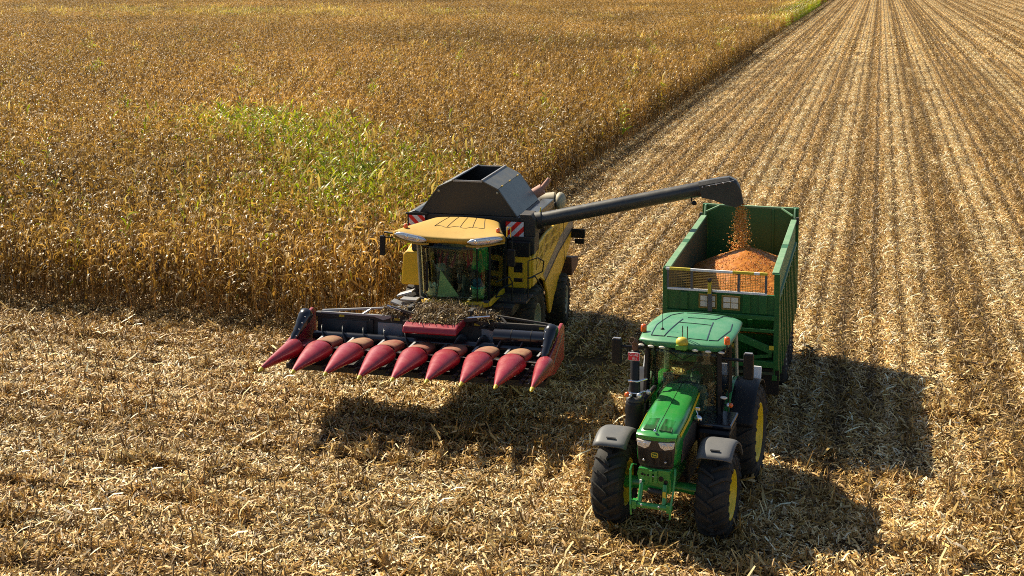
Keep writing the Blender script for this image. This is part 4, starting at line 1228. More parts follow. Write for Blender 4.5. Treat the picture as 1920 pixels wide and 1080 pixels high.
def cw(p):
    return Rc @ Vector(p) + CO


seated_person('driver in a brown jacket seated behind the large windscreen in the yellow harvester cab', cw((.27, 1.08, 2.475)), CR, 'jacketbrown', 'jeans')

# things lying in the harvester cab
def bucket(label, p, r, h, body, rim, handle=True):
    t = thing('bucket', label, 'bucket', cw(p), CR)
    b = MB().lathe([(.002, 0), (r * .86, 0), (r, h), (r * .93, h), (r * .80, .02), (.002, .02)], (0, 0, 0), 'z', 20); part('pail_wall', b, body, t)
    b = MB().lathe([(r, h - .03), (r * 1.05, h - .03), (r * 1.05, h + .01), (r * .93, h + .01)], (0, 0, 0), 'z', 20); part('pail_rim', b, rim, t)
    b = MB().tube([(r * math.cos(a), -.02 - r * .3 * math.sin(a), h - .02 - .13 * math.sin(a)) for a in [PI * k / 10 for k in range(11)]], .006, 5); part('handle', b, 'dark', t)
    return t


bucket('pale green bucket with a turquoise rim on the harvester cab floor', (.67, .28, 1.98), .165, .30, 'bucket', 'lid')
bucket('milky white bucket with a crumpled cloth in it on the harvester cab floor', (-.48, .24, 1.98), .135, .22, 'pail', 'pail')
b = MB().grid(lambda u, v: ((u - .5) * .22 + .02 * math.sin(9 * v), (v - .5) * .2, .05 + .07 * math.sin(7 * u) * math.cos(6 * v) + .05 * math.cos(11 * u * v)), 12, 12)
o = part('crumpled_cloth', b, 'white', None, solid=.006); o.location = cw((-.48, .24, 2.20)); o['label'] = 'crumpled white cloth stuffed in the milky bucket'; o['category'] = 'cloth'
b = MB().ball((0, 0, .14), (.14, .10, .17), 12, 8); b.v = [(x + .03 * math.sin(z * 20), y, z) for x, y, z in b.v]
o = part('cloth_bag', b, 'bluecloth', None); o.location = cw((.67, .30, 2.18)); o['label'] = 'dark blue cloth bag resting on the pale green bucket'; o['category'] = 'bag'
b = MB().prism([(-.22, 0), (.32, .05), (-.2, .62)], 'y', -.006, .006); b.v = [(x, y + z * .35, z) for x, y, z in b.v]
o = part('folded_board', b, 'card', None); o.location = cw((-.10, .16, 1.985)); o.rotation_euler = (0, 0, CR); o['label'] = 'pale triangular board leaning upright on the harvester cab floor'; o['category'] = 'board'


def jk(u, v):
    a = u * 2 - 1
    w = .10 + .13 * v ** .5
    return (a * w, .03 * math.sin(u * 14 + v * 3) - .02, -.75 * v + .04 * math.sin(u * 9))


b = MB().grid(jk, 18, 12); o = part('hanging_jacket', b, 'greencloth', None, solid=.02)
o.location = cw((.66, .55, 3.34)); o.rotation_euler = (0, 0, CR); o['label'] = 'bright green jacket hanging inside the harvester cab behind the glass'; o['category'] = 'jacket'


# ================================================================== CORN HEADER
def make_header():
    t = thing('corn_header', 'red eight row corn header with nine pointed snouts, raised on the harvester front', 'corn header', CO + Rc @ Vector((.14, 0, 0)), CR)
    NS = 9; pitch = .7325; x0 = -4 * pitch
    TY, TZ = -4.70, 1.50
    hr = random.Random(3)
    for i in range(NS):
        x = x0 + i * pitch
        end = i in (0, NS - 1)
        wmax = .298 if not end else .20
        stations = [(0, .022, .022, .0), (.05, .045, .045, .008), (.2, .095, .085, .012), (.4, .160, .130, .012), (.6, .222, .175, .008), (.8, .278, .220, -.004), (.92, .300, .238, -.008), (.98, .295, .230, -.012), (1.0, .272, .21, -.02), (1.012, .20, .13, -.03)]
        jz, jx = hr.uniform(-.012, .012), hr.uniform(-.012, .012)
        rings = []
        for s, w, h, lift in stations:
            w = w / .29 * wmax
            off = ((.12 if i == 0 else -.04) if end else -.03) * s
            ring = []
            for k in range(18):
                a = 2 * PI * k / 18
                cz = math.sin(a)
                hh = h if cz > 0 else h * .75
                ring.append((x + off + jx * (1 - s) + w * math.cos(a), TY + s * 1.68, TZ + jz * (1 - s) + lift + hh * cz))
            rings.append(ring)
        b = MB().loft(rings, True, True)
        sn = part('end_snout' if end else 'snout', b, 'red', t)
        b = MB().loft([[(x + jx + r_ * math.cos(2 * PI * k / 10), yy, TZ + jz + zz + r_ * math.sin(2 * PI * k / 10)) for k in range(10)] for r_, yy, zz in ((.046, TY + .09, .004), (.036, TY - .0, 0), (.012, TY - .07, -.008))], True, True)
        part('snout_tip', b, 'tipyellow', sn)
        b = MB().tube([(x - .03 * (.93) + wmax * 1.0 * math.cos(a), TY + 1.50, TZ - .006 + .2 * math.sin(a)) for a in [R(20) + R(140) * k / 10 for k in range(11)]], .005, 5); part('snout_seam', b, 'gapblack', sn)
        if not end:
            rings = []
            for s in range(8):
                f = s / 7
                yy = -2.98 + f * .66
                w = .235 + .03 * math.sin(f * PI) - .02 * f
                zc = 1.545 - .02 * f - .05 * f ** 3
                rings.append([(x + .03 * f + w * math.cos(a), yy, zc + .165 * max(0, math.sin(a)) ** .55 - .02) for a in [PI * k / 12 for k in range(13)]])
            b = MB().loft(rings, False, True, closed=False)
            hd = part('row_hood', b, 'dustred', t, solid=.012)
            b = MB().box(x - .25, x + .25, -2.99, -2.965, 1.46, 1.53); part('hood_edge', b, 'dustred', hd)
    for i in range(NS - 1):
        x = x0 + (i + .5) * pitch
        for s in (-1, 1):
            b = MB().box(x + s * .07 - .045, x + s * .07 + .045, -3.75, -2.25, 1.24, 1.31); dp = part('deck_plate', b, 'gapblack', t, .01)
            for k in range(5):
                f = MB().obox((x + s * .05, -3.65 + k * .3, 1.33), (.06, .025, .05), Matrix.Rotation(R(30 * s), 3, 'Z')); part('chain_finger', f, 'dark', dp)
        b = MB().bar((x - .2, -2.96, 1.53), (x + .2, -2.96, 1.515), .022, .016); part('gap_rod', b, 'steel', t)
        b = MB().bar((x + .02, -2.45, 1.50), (x + .08, -2.2, 1.56), .05, .012); part('deflector', b, 'plate', t)
    b = MB().box(x0, -x0, -3.3, -2.1, 1.10, 1.22); part('row_frame', b, 'gapblack', t)
    pr = [(-2.35, 1.38), (-2.2, 1.28), (-1.85, 1.24), (-1.68, 1.34), (-1.64, 1.88), (-1.60, 1.88), (-1.62, 1.30), (-1.84, 1.18), (-2.22, 1.22), (-2.38, 1.35)]
    b = MB().prism(pr, 'x', x0 + .1, -x0 - .1); part('trough', b, 'dark', t)
    for xa, xb, mt in ((-2.72, -1.62, 'tank'), (-1.35, -.75, 'plate'), (1.12, 1.42, 'plate'), (1.5, 2.75, 'gloss')):
        b = MB().box(xa, xb, -1.675, -1.652, 1.42, 1.80); part('back_plate', b, mt, t, .006)
    for x in (-1.5, -.62, 1.47):
        b = MB().box(x - .05, x + .05, -1.72, -1.64, 1.3, 1.86); part('wall_post', b, 'dark', t, .008)
    yc, zc = -1.98, 1.50
    b = MB().tube([(x0 + .15, yc, zc), (-x0 - .15, yc, zc)], .11, 20); ag = part('cross_auger', b, 'gloss', t)
    for (xa, xb, hand) in ((x0 + .2, -.35, 1), (.35, -x0 - .2, -1)):
        turns = (xb - xa) / .50
        N = int(turns * 22)
        m = MB(); ro, ri = .25, .10
        vs = []; fs = []
        for k in range(N + 1):
            a = hand * 2 * PI * turns * k / N
            x = xa + (xb - xa) * k / N
            for r_ in (ri, ro):
                vs.append((x, yc + r_ * math.cos(a), zc + r_ * math.sin(a)))
        for k in range(N):
            fs.append((2 * k, 2 * k + 1, 2 * k + 3, 2 * k + 2))
        m.add(vs, fs, True)
        part('flight', m, 'tank', ag, solid=.014)
    b = MB().tube([(1.50, yc + .02, 1.75), (-x0 - .16, yc + .02, 1.75)], .165, 20); cv = part('auger_cover', b, 'gloss', t)
    for x in (1.9, 2.35):
        b = MB().tube([(x - .012, yc + .02, 1.75), (x + .012, yc + .02, 1.75)], .172, 20); part('cover_rib', b, 'black', cv)
    b = MB().box(x0 + .05, -x0 - .05, -1.66, -1.52, 1.84, 1.95); part('rear_beam', b, 'dark', t, .01)
    for s in (-1, 1):
        mt = 'plate' if s < 0 else 'dark'
        b = MB().bar((s * 2.72, -1.62, 1.99), (s * .85, -1.5, 2.14), .05, .04); part('truss_bar', b, mt, t)
        b = MB().bar((s * 2.72, -1.70, 1.97), (s * 1.0, -1.72, 1.97), .05, .04); part('truss_bar', b, mt, t)
        b = MB().bar((s * 1.70, -1.71, 1.985), (s * 1.55, -1.56, 2.08), .05, .03); part('truss_strut', b, mt, t)
        b = MB().prism([(s * 1.42, 1.95), (s * 1.20, 1.88), (s * .98, 1.95), (s * 1.2, 2.0)], 'y', -1.74, -1.68); part('truss_gusset', b, mt, t)
    for x in (-.6, .85):
        b = MB().box(x - .05, x + .05, -1.66, -1.35, 1.7, 2.2); part('mast', b, 'dark', t, .01)
    b = MB().bar((-1.0, -1.72, 2.2), (-.35, -1.8, 2.06), .06); part('cylinder', b, 'dark', t)
    b = MB().tube([(-1.1, -1.72, 2.22), (-.75, -1.76, 2.14)], .024, 8); part('piston_rod', b, 'chrome', t)
    b = MB().bar((.25, -1.95, 1.98), (1.05, -1.8, 2.07), .08); part('cylinder', b, 'dark', t)
    b = MB().tube([(.85, -1.85, 2.09), (1.35, -1.8, 2.14)], .024, 8); part('piston_rod', b, 'chrome', t)
    for x in (-2.3, -.95, .95, 2.45):
        b = MB().box(x, x + .13, -1.668, -1.66, 1.87, 1.925); part('sticker', b, 'tipyellow', t)
    for pts in ([(-.9, -1.55, 2.1), (-.5, -1.75, 1.98), (-.2, -1.6, 2.15)], [(1.0, -1.6, 1.9), (1.4, -1.8, 1.82), (1.5, -1.6, 2.1)], [(1.2, -1.5, 2.2), (1.35, -1.8, 1.95), (1.1, -1.8, 1.86)], [(.9, -1.4, 2.2), (1.25, -1.7, 2.0), (1.6, -1.5, 2.02)]):
        b = MB().tube(pts, .02, 6); part('hose', b, 'black', t)
    b = MB().prism([(-2.62, 1.90), (-2.58, 1.86), (-1.75, 1.88), (-1.72, 2.06), (-2.38, 2.06), (-2.56, 2.02)], 'x', -.46, .78); part('feeder_cover', b, 'red', t, .03)
    for s in (-1, 1):
        xx = s * 2.95
        pr = [(-3.3, 1.36), (-3.2, 1.66), (-2.45, 1.80), (-1.95, 2.02), (-1.66, 2.06), (-1.5, 1.95), (-1.52, 1.2), (-2.6, 1.16)]
        b = MB().prism(pr, 'x', min(xx - s * .03, xx + s * .05), max(xx - s * .03, xx + s * .05)); sh = part('end_shield', b, 'red', t, .025)
        if s > 0:
            b = MB().bar((xx + .053, -2.75, 1.45), (xx + .053, -1.75, 1.84), .006, .06); part('shield_stripe', b, 'decal', sh)
        b = MB().prism([(-3.05, 1.32), (-2.4, 1.28), (-2.1, 1.46), (-2.95, 1.52)], 'x', min(xx - s * .05, xx - s * .28), max(xx - s * .05, xx - s * .28)); part('shield_step', b, 'red', t, .04)
        xr = s * 2.86
        p0 = Vector((xr, -3.12, 1.66)); p1 = Vector((xr, -2.24, 2.08))
        d = p1 - p0
        q = d.to_track_quat('Z', 'Y')
        prof = [(.001, 0), (.062, 0), (.07, .16), (.09, .18), (.09, .40), (.105, .42), (.112, .66), (.135, .68), (.145, .90), (.16, .92), (.165, 1.12), (.14, 1.16), (.001, 1.16)]
        mb = MB().lathe([(r_, h * d.length / 1.16) for r_, h in prof], (0, 0, 0), 'z', 20)
        mb.v = [tuple(q @ Vector(v) + p0) for v in mb.v]
        rt_ = part('end_cone', mb, 'gloss', t)
        for k in range(4):
            c = p0 + d * (.15 + .2 * k) + Vector((s * -.08, -.07, .05 + .015 * k))
            b = MB().ball(c, (.018, .018, .018), 6, 4); part('cone_knob', b, 'steel', rt_)
    return t


make_header()

# ================================================================== PLANT MATTER
STRAW = {
    'pale': [((.84, .63, .31), .35), ((.72, .49, .19), .27), ((.54, .32, .09), .16), ((.32, .175, .045), .12), ((.88, .75, .52), .11)],
    'mid': [((.76, .52, .22), .24), ((.62, .38, .11), .28), ((.44, .25, .055), .26), ((.25, .14, .04), .14), ((.84, .68, .42), .08)],
    'dark': [((.15, .088, .026), .35), ((.24, .135, .036), .35), ((.40, .24, .06), .2), ((.08, .05, .02), .1)],
    'brown': [((.60, .40, .14), .24), ((.46, .27, .07), .30), ((.30, .165, .04), .25), ((.13, .075, .022), .16), ((.78, .58, .30), .05)],
}


def flakes(n, x0, x1, y0, y1, pal, lo, hi, wlo, whi, zmax, keep=None, tiltmax=.5, rg=rng):
    """n bent flat pieces of husk and leaf; returns V, F, C"""
    x = rg.uniform(x0, x1, n); y = rg.uniform(y0, y1, n)
    if keep is not None:
        k = keep(x, y); x, y = x[k], y[k]; n = len(x)
    L_ = lo + (hi - lo) * rg.random(n) ** 2.0
    W = wlo + (whi - wlo) * rg.random(n) ** 1.5
    az = rg.uniform(0, 2 * PI, n)
    tl = rg.normal(0, tiltmax * .5, n); rl = rg.normal(0, .6, n)
    bend = rg.normal(.12, .18, n) * L_
    dx, dy = np.cos(az), np.sin(az)
    d = np.stack([dx * np.cos(tl), dy * np.cos(tl), np.sin(tl)], -1)
    s = np.stack([-dy * np.cos(rl), dx * np.cos(rl), np.sin(rl)], -1)
    nrm = np.cross(d, s)
    c = np.stack([x, y, rg.uniform(.005, zmax, n) + np.abs(np.sin(tl)) * L_ * .4], -1)
    V = np.empty((n, 6, 3))
    for i, (a, wd) in enumerate(((-.5, .75), (0, 1.0), (.5, .45))):
        m = c + d * (L_ * a)[:, None] + nrm * (bend * (0.5 - abs(a) * 2 * .5))[:, None]
        V[:, 2 * i] = m - s * (W * wd * .5)[:, None]
        V[:, 2 * i + 1] = m + s * (W * wd * .5)[:, None]
    V[:, :, 2] = np.maximum(V[:, :, 2], .003)
    base = np.array([(0, 1, 3, 2), (2, 3, 5, 4)])
    F = (base[None] + 6 * np.arange(n)[:, None, None]).reshape(-1, 4)
    p = np.array([q[1] for q in pal]); p /= p.sum()
    cc = np.array([q[0] for q in pal])[rg.choice(len(pal), n, p=p)] * rg.uniform(.75, 1.2, (n, 1)) * rg.uniform(.95, 1.05, (n, 3))
    C = np.repeat(np.concatenate([np.clip(cc, 0, .9), np.ones((n, 1))], 1), 6, 0)
    return V.reshape(-1, 3), F, C


def stub_geo(pos, rg, hlo=.10, hhi=.26):
    V = []; F = []; C = []
    for (x, y) in pos:
        h = rg.uniform(hlo, hhi); r = rg.uniform(.010, .017)
        lx, ly = rg.normal(0, .06, 2)
        o = len(V)
        for z, rr in ((0, r * 1.2), (h, r)):
            for k in range(4):
                a = PI / 2 * k + .5
                V.append((x + lx * z / .2 + rr * math.cos(a), y + ly * z / .2 + rr * math.sin(a), z + (rg.uniform(-.02, .02) if z else 0)))
        for k in range(4):
            F.append((o + k, o + (k + 1) % 4, o + 4 + (k + 1) % 4, o + 4 + k))
        F.append((o + 4, o + 5, o + 6, o + 7))
        c = np.array((.28, .17, .06)) * rg.uniform(.5, 1.3)
        C += [(*c, 1)] * 8
    return np.array(V), np.array(F), np.array(C)


def join(parts_):
    V = []; F = []; C = []; o = 0
    for v, f, c in parts_:
        V.append(v); F.append(f + o); C.append(c); o += len(v)
    return np.concatenate(V), np.concatenate(F), np.concatenate(C)


def src_collection(name, meshes, mat):
    c = bpy.data.collections.new(name)
    for i, me in enumerate(meshes):
        if not me.materials: me.materials.append(M[mat])
        o = bpy.data.objects.new("%s_%02d" % (name, i), me)
        c.objects.link(o)
    return c


def scatter(name, label, collection, pts, rots, idx, scl):
    """stuff: one object, points carrying copies of the pieces in a collection"""
    n = len(pts)
    me = bpy.data.meshes.new(name)
    me.vertices.add(n); me.vertices.foreach_set("co", np.asarray(pts, dtype=np.float32).ravel())
    for nm, ty, da in (("rot", 'FLOAT_VECTOR', rots), ("scl", 'FLOAT_VECTOR', scl)):
        a = me.attributes.new(nm, ty, 'POINT'); a.data.foreach_set("vector", np.asarray(da, dtype=np.float32).ravel())
    a = me.attributes.new("idx", 'INT', 'POINT'); a.data.foreach_set("value", np.asarray(idx, dtype=np.int32))
    o = bpy.data.objects.new(name, me); col.objects.link(o)
    o['kind'] = 'stuff'; o['label'] = label
    ng = bpy.data.node_groups.new(name, 'GeometryNodeTree')
    ng.interface.new_socket(name="Geometry", in_out='INPUT', socket_type='NodeSocketGeometry')
    ng.interface.new_socket(name="Geometry", in_out='OUTPUT', socket_type='NodeSocketGeometry')
    N = ng.nodes; L = ng.links
    gi = N.new('NodeGroupInput'); go = N.new('NodeGroupOutput')
    ip = N.new('GeometryNodeInstanceOnPoints')
    ci = N.new('GeometryNodeCollectionInfo'); ci.inputs['Collection'].default_value = collection
    ci.inputs['Separate Children'].default_value = True; ci.inputs['Reset Children'].default_value = True
    def na(nm, ty):
        a = N.new('GeometryNodeInputNamedAttribute'); a.data_type = ty; a.inputs['Name'].default_value = nm
        return [s for s in a.outputs if s.enabled and s.name == 'Attribute'][0]
    er = N.new('FunctionNodeEulerToRotation')
    L.new(na("rot", 'FLOAT_VECTOR'), er.inputs[0])
    L.new(gi.outputs[0], ip.inputs['Points']); L.new(ci.outputs[0], ip.inputs['Instance'])
    ip.inputs['Pick Instance'].default_value = True
    L.new(na("idx", 'INT'), ip.inputs['Instance Index'])
    L.new(er.outputs[0], ip.inputs['Rotation']); L.new(na("scl", 'FLOAT_VECTOR'), ip.inputs['Scale'])
    L.new(ip.outputs[0], go.inputs[0])
    md = o.modifiers.new("scatter", 'NODES'); md.node_group = ng
    return o


# what the camera, or one a few steps to the side of it, can see
yaw = R(15.737)
def in_view(x, y, margin=7.0):
    dep = -x * math.sin(yaw) + y * math.cos(yaw)
    lat = x * math.cos(yaw) + y * math.sin(yaw)
    return (np.abs(lat) < dep * (960 / 2450) * 1.02 + margin) & (dep > 14)


EDGE_X, EDGE_Y = -13.75, 32.35      # right and near edge of the standing corn

# ---- residue tiles, one row wide and three metres long, a stubble row down the middle
TL = 3.0
tiles = []
tile_types = [('pale', 0), ('pale', 1), ('mid', 0), ('mid', 1), ('brown', 0), ('brown', 1)]
for ti, (pal, var) in enumerate(tile_types):
    rg = np.random.default_rng(100 + ti)
    thin = {'pale': .55, 'mid': .97, 'brown': .98}[pal]
    def keep(x, y, rg=rg, thin=thin):
        return rg.random(len(x)) > thin * np.exp(-(x / .125) ** 4)
    A = flakes(1450, -.42, .42, -TL / 2 - .1, TL / 2 + .1, STRAW[pal], .03, .23, .008, .042, .08, keep, .7, rg=rg)
    A = join([A, flakes(70, -.42, .42, -TL / 2 - .1, TL / 2 + .1, STRAW[pal], .20, .42, .012, .04, .09, keep, .9, rg=rg)])
    B = flakes(120, -.11, .11, -TL / 2, TL / 2, STRAW['dark'], .08, .30, .010, .035, .10, None, .9, rg=rg)
    ns = int(TL / .19)
    S = stub_geo([(rg.normal(0, .025), -TL / 2 + (k + rg.uniform(.1, .9)) * .19) for k in range(ns) if rg.random() < (.45 if pal == 'pale' else .7)], rg)
    tiles.append(np_mesh('residue', *join([A, B, S])))
# far tiles, six metres long, coarser
FT = 6.0
for ti, pal in enumerate(['pale', 'mid', 'brown']):
    rg = np.random.default_rng(200 + ti)
    def keep(x, y, rg=rg, pal=pal):
        return rg.random(len(x)) > {'pale': .3, 'mid': .9, 'brown': .97}[pal] * np.exp(-(x / .135) ** 4)
    A = flakes(620, -.42, .42, -FT / 2, FT / 2, STRAW[pal], .12, .42, .05, .11, .06, keep, rg=rg)
    S = stub_geo([(rg.normal(0, .03), -FT / 2 + (k + rg.uniform(.1, .9)) * .3) for k in range(20)], rg, .15, .3)
    tiles.append(np_mesh('residue', *join([A, S])))
for ti in range(4):
    rg = np.random.default_rng(250 + ti)
    A = flakes(60, -.28, .28, -.16, .16, STRAW['brown'], .12, .42, .015, .05, .16, lambda x, y, rg=rg: (x / .28) ** 2 + (y / .16) ** 2 < 1, 1.5, rg=rg)
    S = stub_geo([(rg.normal(0, .12), rg.normal(0, .04)) for k in range(3)], rg, .15, .32)
    tiles.append(np_mesh('residue', *join([A, S])))
tile_col = src_collection('residue_piece', tiles, 'straw')

pts = []; rots = []; idx = []; scl = []
rg = np.random.default_rng(5)


def row_type(k):
    """0 pale, 1 mid, 2 brown for the row number: a pass of eight rows with a pale swath of chaff"""
    p = (k + 3) % 8
    h = np.random.default_rng(1000 + int(k)).random()
    base = [0, 0, 2, 1, 0, 0, 1, 2][p]
    if h < .22: base = int(np.random.default_rng(2000 + int(k)).integers(0, 3))
    return base


def add_tile(x, y, rz, ty, far):
    if far: i = 6 + ty
    else: i = ty * 2 + int(rg.random() < .5)
    flip = PI if rg.random() < .5 else 0
    pts.append((x, y, .004)); rots.append((0, 0, rz + flip)); idx.append(i)
    scl.append((1.0, 1.0, rg.uniform(.8, 1.3)))


HX = -6.2     # headland rows run across on the left up to the corn, and along the near edge
def headland_limit(x):
    return 31.4 if x < HX else 24.3
# rows along y
for k in range(-19, 130):
    x = k * .75
    ty = row_type(k)
    y = 20.0
    while y < 480:
        far = y > 140
        ln = FT if far else TL
        yc = y + ln / 2
        y += ln
        if x < EDGE_X + .2 and yc > EDGE_Y - 1.2: continue
        if yc < headland_limit(x): continue
        if yc < 33.5 and x < EDGE_X + 1 and yc < EDGE_Y: continue
        if not in_view(np.array(x), np.array(yc)): continue
        t2 = ty
        if rg.random() < (.02 if far else .07): t2 = int(rg.integers(0, 3))
        add_tile(x + rg.normal(0, .03), yc, rg.normal(0, .008), t2, far)
# headland rows along x
for k in range(16, 44):
    y = k * .75
    ty = [2, 1, 0, 0, 1, 0, 0, 0][k % 8]
    for i in range(-16, 10):
        x = i * TL
        if y > max(headland_limit(x - 1.4), headland_limit(x + 1.4)): continue
        if not in_view(np.array(x), np.array(y)): continue
        t2 = ty
        if rg.random() < .2: t2 = int(rg.integers(0, 2))
        add_tile(x, y + rg.normal(0, .05), PI / 2 + rg.normal(0, .02), t2, False)
# thin dark litter under the standing corn edge
for k in range(-80, -18):
    for yy in np.arange(31, 40, TL):
        if in_view(np.array(k * .75), np.array(yy)): add_tile(k * .75, yy, 0, 2, False)
for tt_ in range(900):
    yy = rg.uniform(17, 34); xx = rg.uniform(-32, 10)
    if not in_view(np.array(xx), np.array(yy), 3): continue
    if yy > 31.6 and xx < HX: continue
    if yy < headland_limit(xx):
        yy = (round(yy / .75 / 2) * 2) * .75 + rg.normal(0, .12)
    else:
        xx = round(xx / .75) * .75 + rg.normal(0, .10)
    pts.append((xx, yy, 0)); rots.append((0, 0, rg.uniform(0, 6.28))); idx.append(9 + int(rg.integers(0, 4))); s_ = rg.uniform(.7, 1.25); scl.append((s_, s_, s_ * rg.uniform(.7, 1.2)))
scatter('straw_residue', 'chopped straw, husks and stubble lying over the harvested field', tile_col, pts, rots, idx, scl)
n_tiles = len(pts)

# ---- single corn stubs, the three hundred nearest
stub_me = []
for v in range(6):
    rgs = np.random.default_rng(300 + v)
    V, F, C = stub_geo([(0, 0)], rgs, .22, .36)
    C[:, :3] = np.array((.30, .18, .065)) * rgs.uniform(.6, 1.4)
    A = flakes(7, -.05, .05, -.05, .05, STRAW['brown'], .10, .26, .015, .04, .20, None, 1.8, rg=rgs)
    me = np_mesh('corn_stub', *join([(V, F, C), A])); me.materials.append(M['straw'])
    stub_me.append(me)
rgs = np.random.default_rng(77)
cnt = 0
for k in range(23, 42):
    y = k * .75
    x = -27.0
    while x < 4 and cnt < 300:
        x += rgs.uniform(.25, 1.1)
        if y > headland_limit(x) - .5: break
        dep = -x * math.sin(yaw) + y * math.cos(yaw); lat = x * math.cos(yaw) + y * math.sin(yaw)
        if abs(lat) > dep * .40 or dep < 20.5: continue
        if -5.4 < x < -1.5 and y < 27: continue
        if rgs.random() < .35: continue
        o = bpy.data.objects.new('corn_stub', stub_me[cnt % 6]); col.objects.link(o)
        o.location = (x, y + rgs.normal(0, .05), 0); o.rotation_euler = (rgs.normal(0, .12), rgs.normal(0, .12), rgs.uniform(0, 6.28))
        o['label'] = 'short brown corn stub standing in the straw of the field'; o['category'] = 'corn stub'; o['group'] = 'corn stubs in the near stubble'
        cnt += 1

# ---- corn plants
DRY = [((.50, .298, .064), .27), ((.38, .21, .036), .27), ((.215, .115, .025), .21), ((.68, .51, .26), .13), ((.105, .06, .02), .12)]
GRN = [((.29, .38, .008), .44), ((.42, .45, .012), .34), ((.16, .26, .01), .10), ((.50, .34, .04), .14)]
YEL = [((.45, .34, .018), .36), ((.34, .19, .03), .30), ((.36, .36, .014), .24), ((.52, .38, .09), .10)]


def pick(pal, rg):
    p = np.array([q[1] for q in pal]); p /= p.sum()
    return np.array(pal[rg.choice(len(pal), p=p)][0]) * rg.uniform(.78, 1.22)


def leaf_geo(rg, z0, az, L_, W, rise, droop, colr, seg=5):
    """one leaf: leaves the stalk at z0, arches over and hangs"""
    V = []; p = np.array([0.012 * math.cos(az), .012 * math.sin(az), z0]); el = rise
    tw = rg.normal(0, .5); twr = rg.normal(0, .9)
    for i in range(seg + 1):
        f = i / seg
        w = W * (0.55 + .9 * f) if f < .4 else W * (.91 + .4 * (.4)) * (1 - ((f - .4) / .62) ** 1.6)
        d = np.array([math.cos(az) * math.cos(el), math.sin(az) * math.cos(el), math.sin(el)])
        s = np.array([-math.sin(az), math.cos(az), 0])
        nn = np.cross(d, s)
        a = tw + twr * f
        s2 = s * math.cos(a) + nn * math.sin(a)
        V.append(p - s2 * max(w, .004) / 2); V.append(p + s2 * max(w, .004) / 2)
        p = p + d * L_ / seg
        el -= droop / seg * (1.75 - 1.5 * f) * (1 + .5 * rg.normal())
        az += rg.normal(0, .12)
    F = [(2 * i, 2 * i + 1, 2 * i + 3, 2 * i + 2) for i in range(seg)]
    C = [(*colr, 1)] * len(V)
    return np.array(V), np.array(F), np.array(C)


def stalk_geo(rg, H, colr):
    V = []; F = []
    lx, ly = rg.normal(0, .03, 2)
    st = [(0, .017), (H * .4, .014), (H * .8, .010), (H, .005)]
    for z, r_ in st:
        for k in range(4):
            a = PI / 2 * k
            V.append((lx * (z / H) ** 2 + r_ * math.cos(a), ly * (z / H) ** 2 + r_ * math.sin(a), z))
    for i in range(3):
        for k in range(4):
            F.append((i * 4 + k, i * 4 + (k + 1) % 4, i * 4 + 4 + (k + 1) % 4, i * 4 + 4 + k))
    return np.array(V), np.array(F), np.array([(*colr, 1)] * len(V))


def tassel_geo(rg, H, colr):
    ps = []
    for k in range(6):
        az = rg.uniform(0, 2 * PI)
        ps.append(leaf_geo(rg, H - .02, az, rg.uniform(.18, .30), .014, rg.uniform(.7, 1.4), rg.uniform(.2, 1.4), colr, 3))
    return join(ps)


def ear_geo(rg, z, az):
    V = []; F = []
    a0 = np.array([.03 * math.cos(az), .03 * math.sin(az), z])
    d = np.array([math.cos(az) * .75, math.sin(az) * .75, -.5 if rg.random() < .6 else .6])
    d /= np.linalg.norm(d)
    s = np.array([-math.sin(az), math.cos(az), 0]); nn = np.cross(d, s)
    for f, r_ in ((0, .012), (.25, .030), (.65, .028), (1, .006)):
        for k in range(5):
            a = 2 * PI * k / 5
            V.append(a0 + d * f * .22 + (s * math.cos(a) + nn * math.sin(a)) * r_)
    for i in range(3):
        for k in range(5):
            F.append((i * 5 + k, i * 5 + (k + 1) % 5, i * 5 + 5 + (k + 1) % 5, i * 5 + 5 + k))
    c = np.array((.58, .42, .20)) * rg.uniform(.7, 1.1)
    return np.array(V), np.array(F), np.array([(*c, 1)] * len(V))


def plant_parts(seed, pal, green=False, nleaf=9):
    rg = np.random.default_rng(seed)
    H = rg.uniform(2.05, 2.5)
    out = [('stalk', stalk_geo(rg, H, np.array((.46, .29, .10)) * rg.uniform(.7, 1.25)))]
    az = rg.uniform(0, 2 * PI)
    for k in range(nleaf):
        f = (k + 1) / nleaf
        z = .45 + (H - .55) * f
        az += PI + rg.normal(0, .45)
        L_ = rg.uniform(.45, .78) * (1 - .25 * f)
        if green:
            g_ = leaf_geo(rg, z, az, L_ * 1.05, rg.uniform(.055, .085), rg.uniform(.9, 1.35), rg.uniform(.5, 1.7), pick(pal, rg))
        else:
            g_ = leaf_geo(rg, z, az, L_ * 1.08, rg.uniform(.030, .074), rg.uniform(.75, 1.4), rg.uniform(2.1, 3.9), pick(pal, rg) * (.42 + .72 * f))  # lower leaves older and browner; shade of the gaps is in their colour
        out.append(('leaf', g_))
    out.append(('ear', ear_geo(rg, rg.uniform(.9, 1.15), rg.uniform(0, 2 * PI))))
    out.append(('tassel', tassel_geo(rg, H, pick(DRY, rg) * 1.1)))
    return out


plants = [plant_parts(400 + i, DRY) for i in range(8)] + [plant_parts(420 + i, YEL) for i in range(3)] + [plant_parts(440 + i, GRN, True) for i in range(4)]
one_mesh = [np_mesh('corn', *join([g_ for _, g_ in p])) for p in plants]
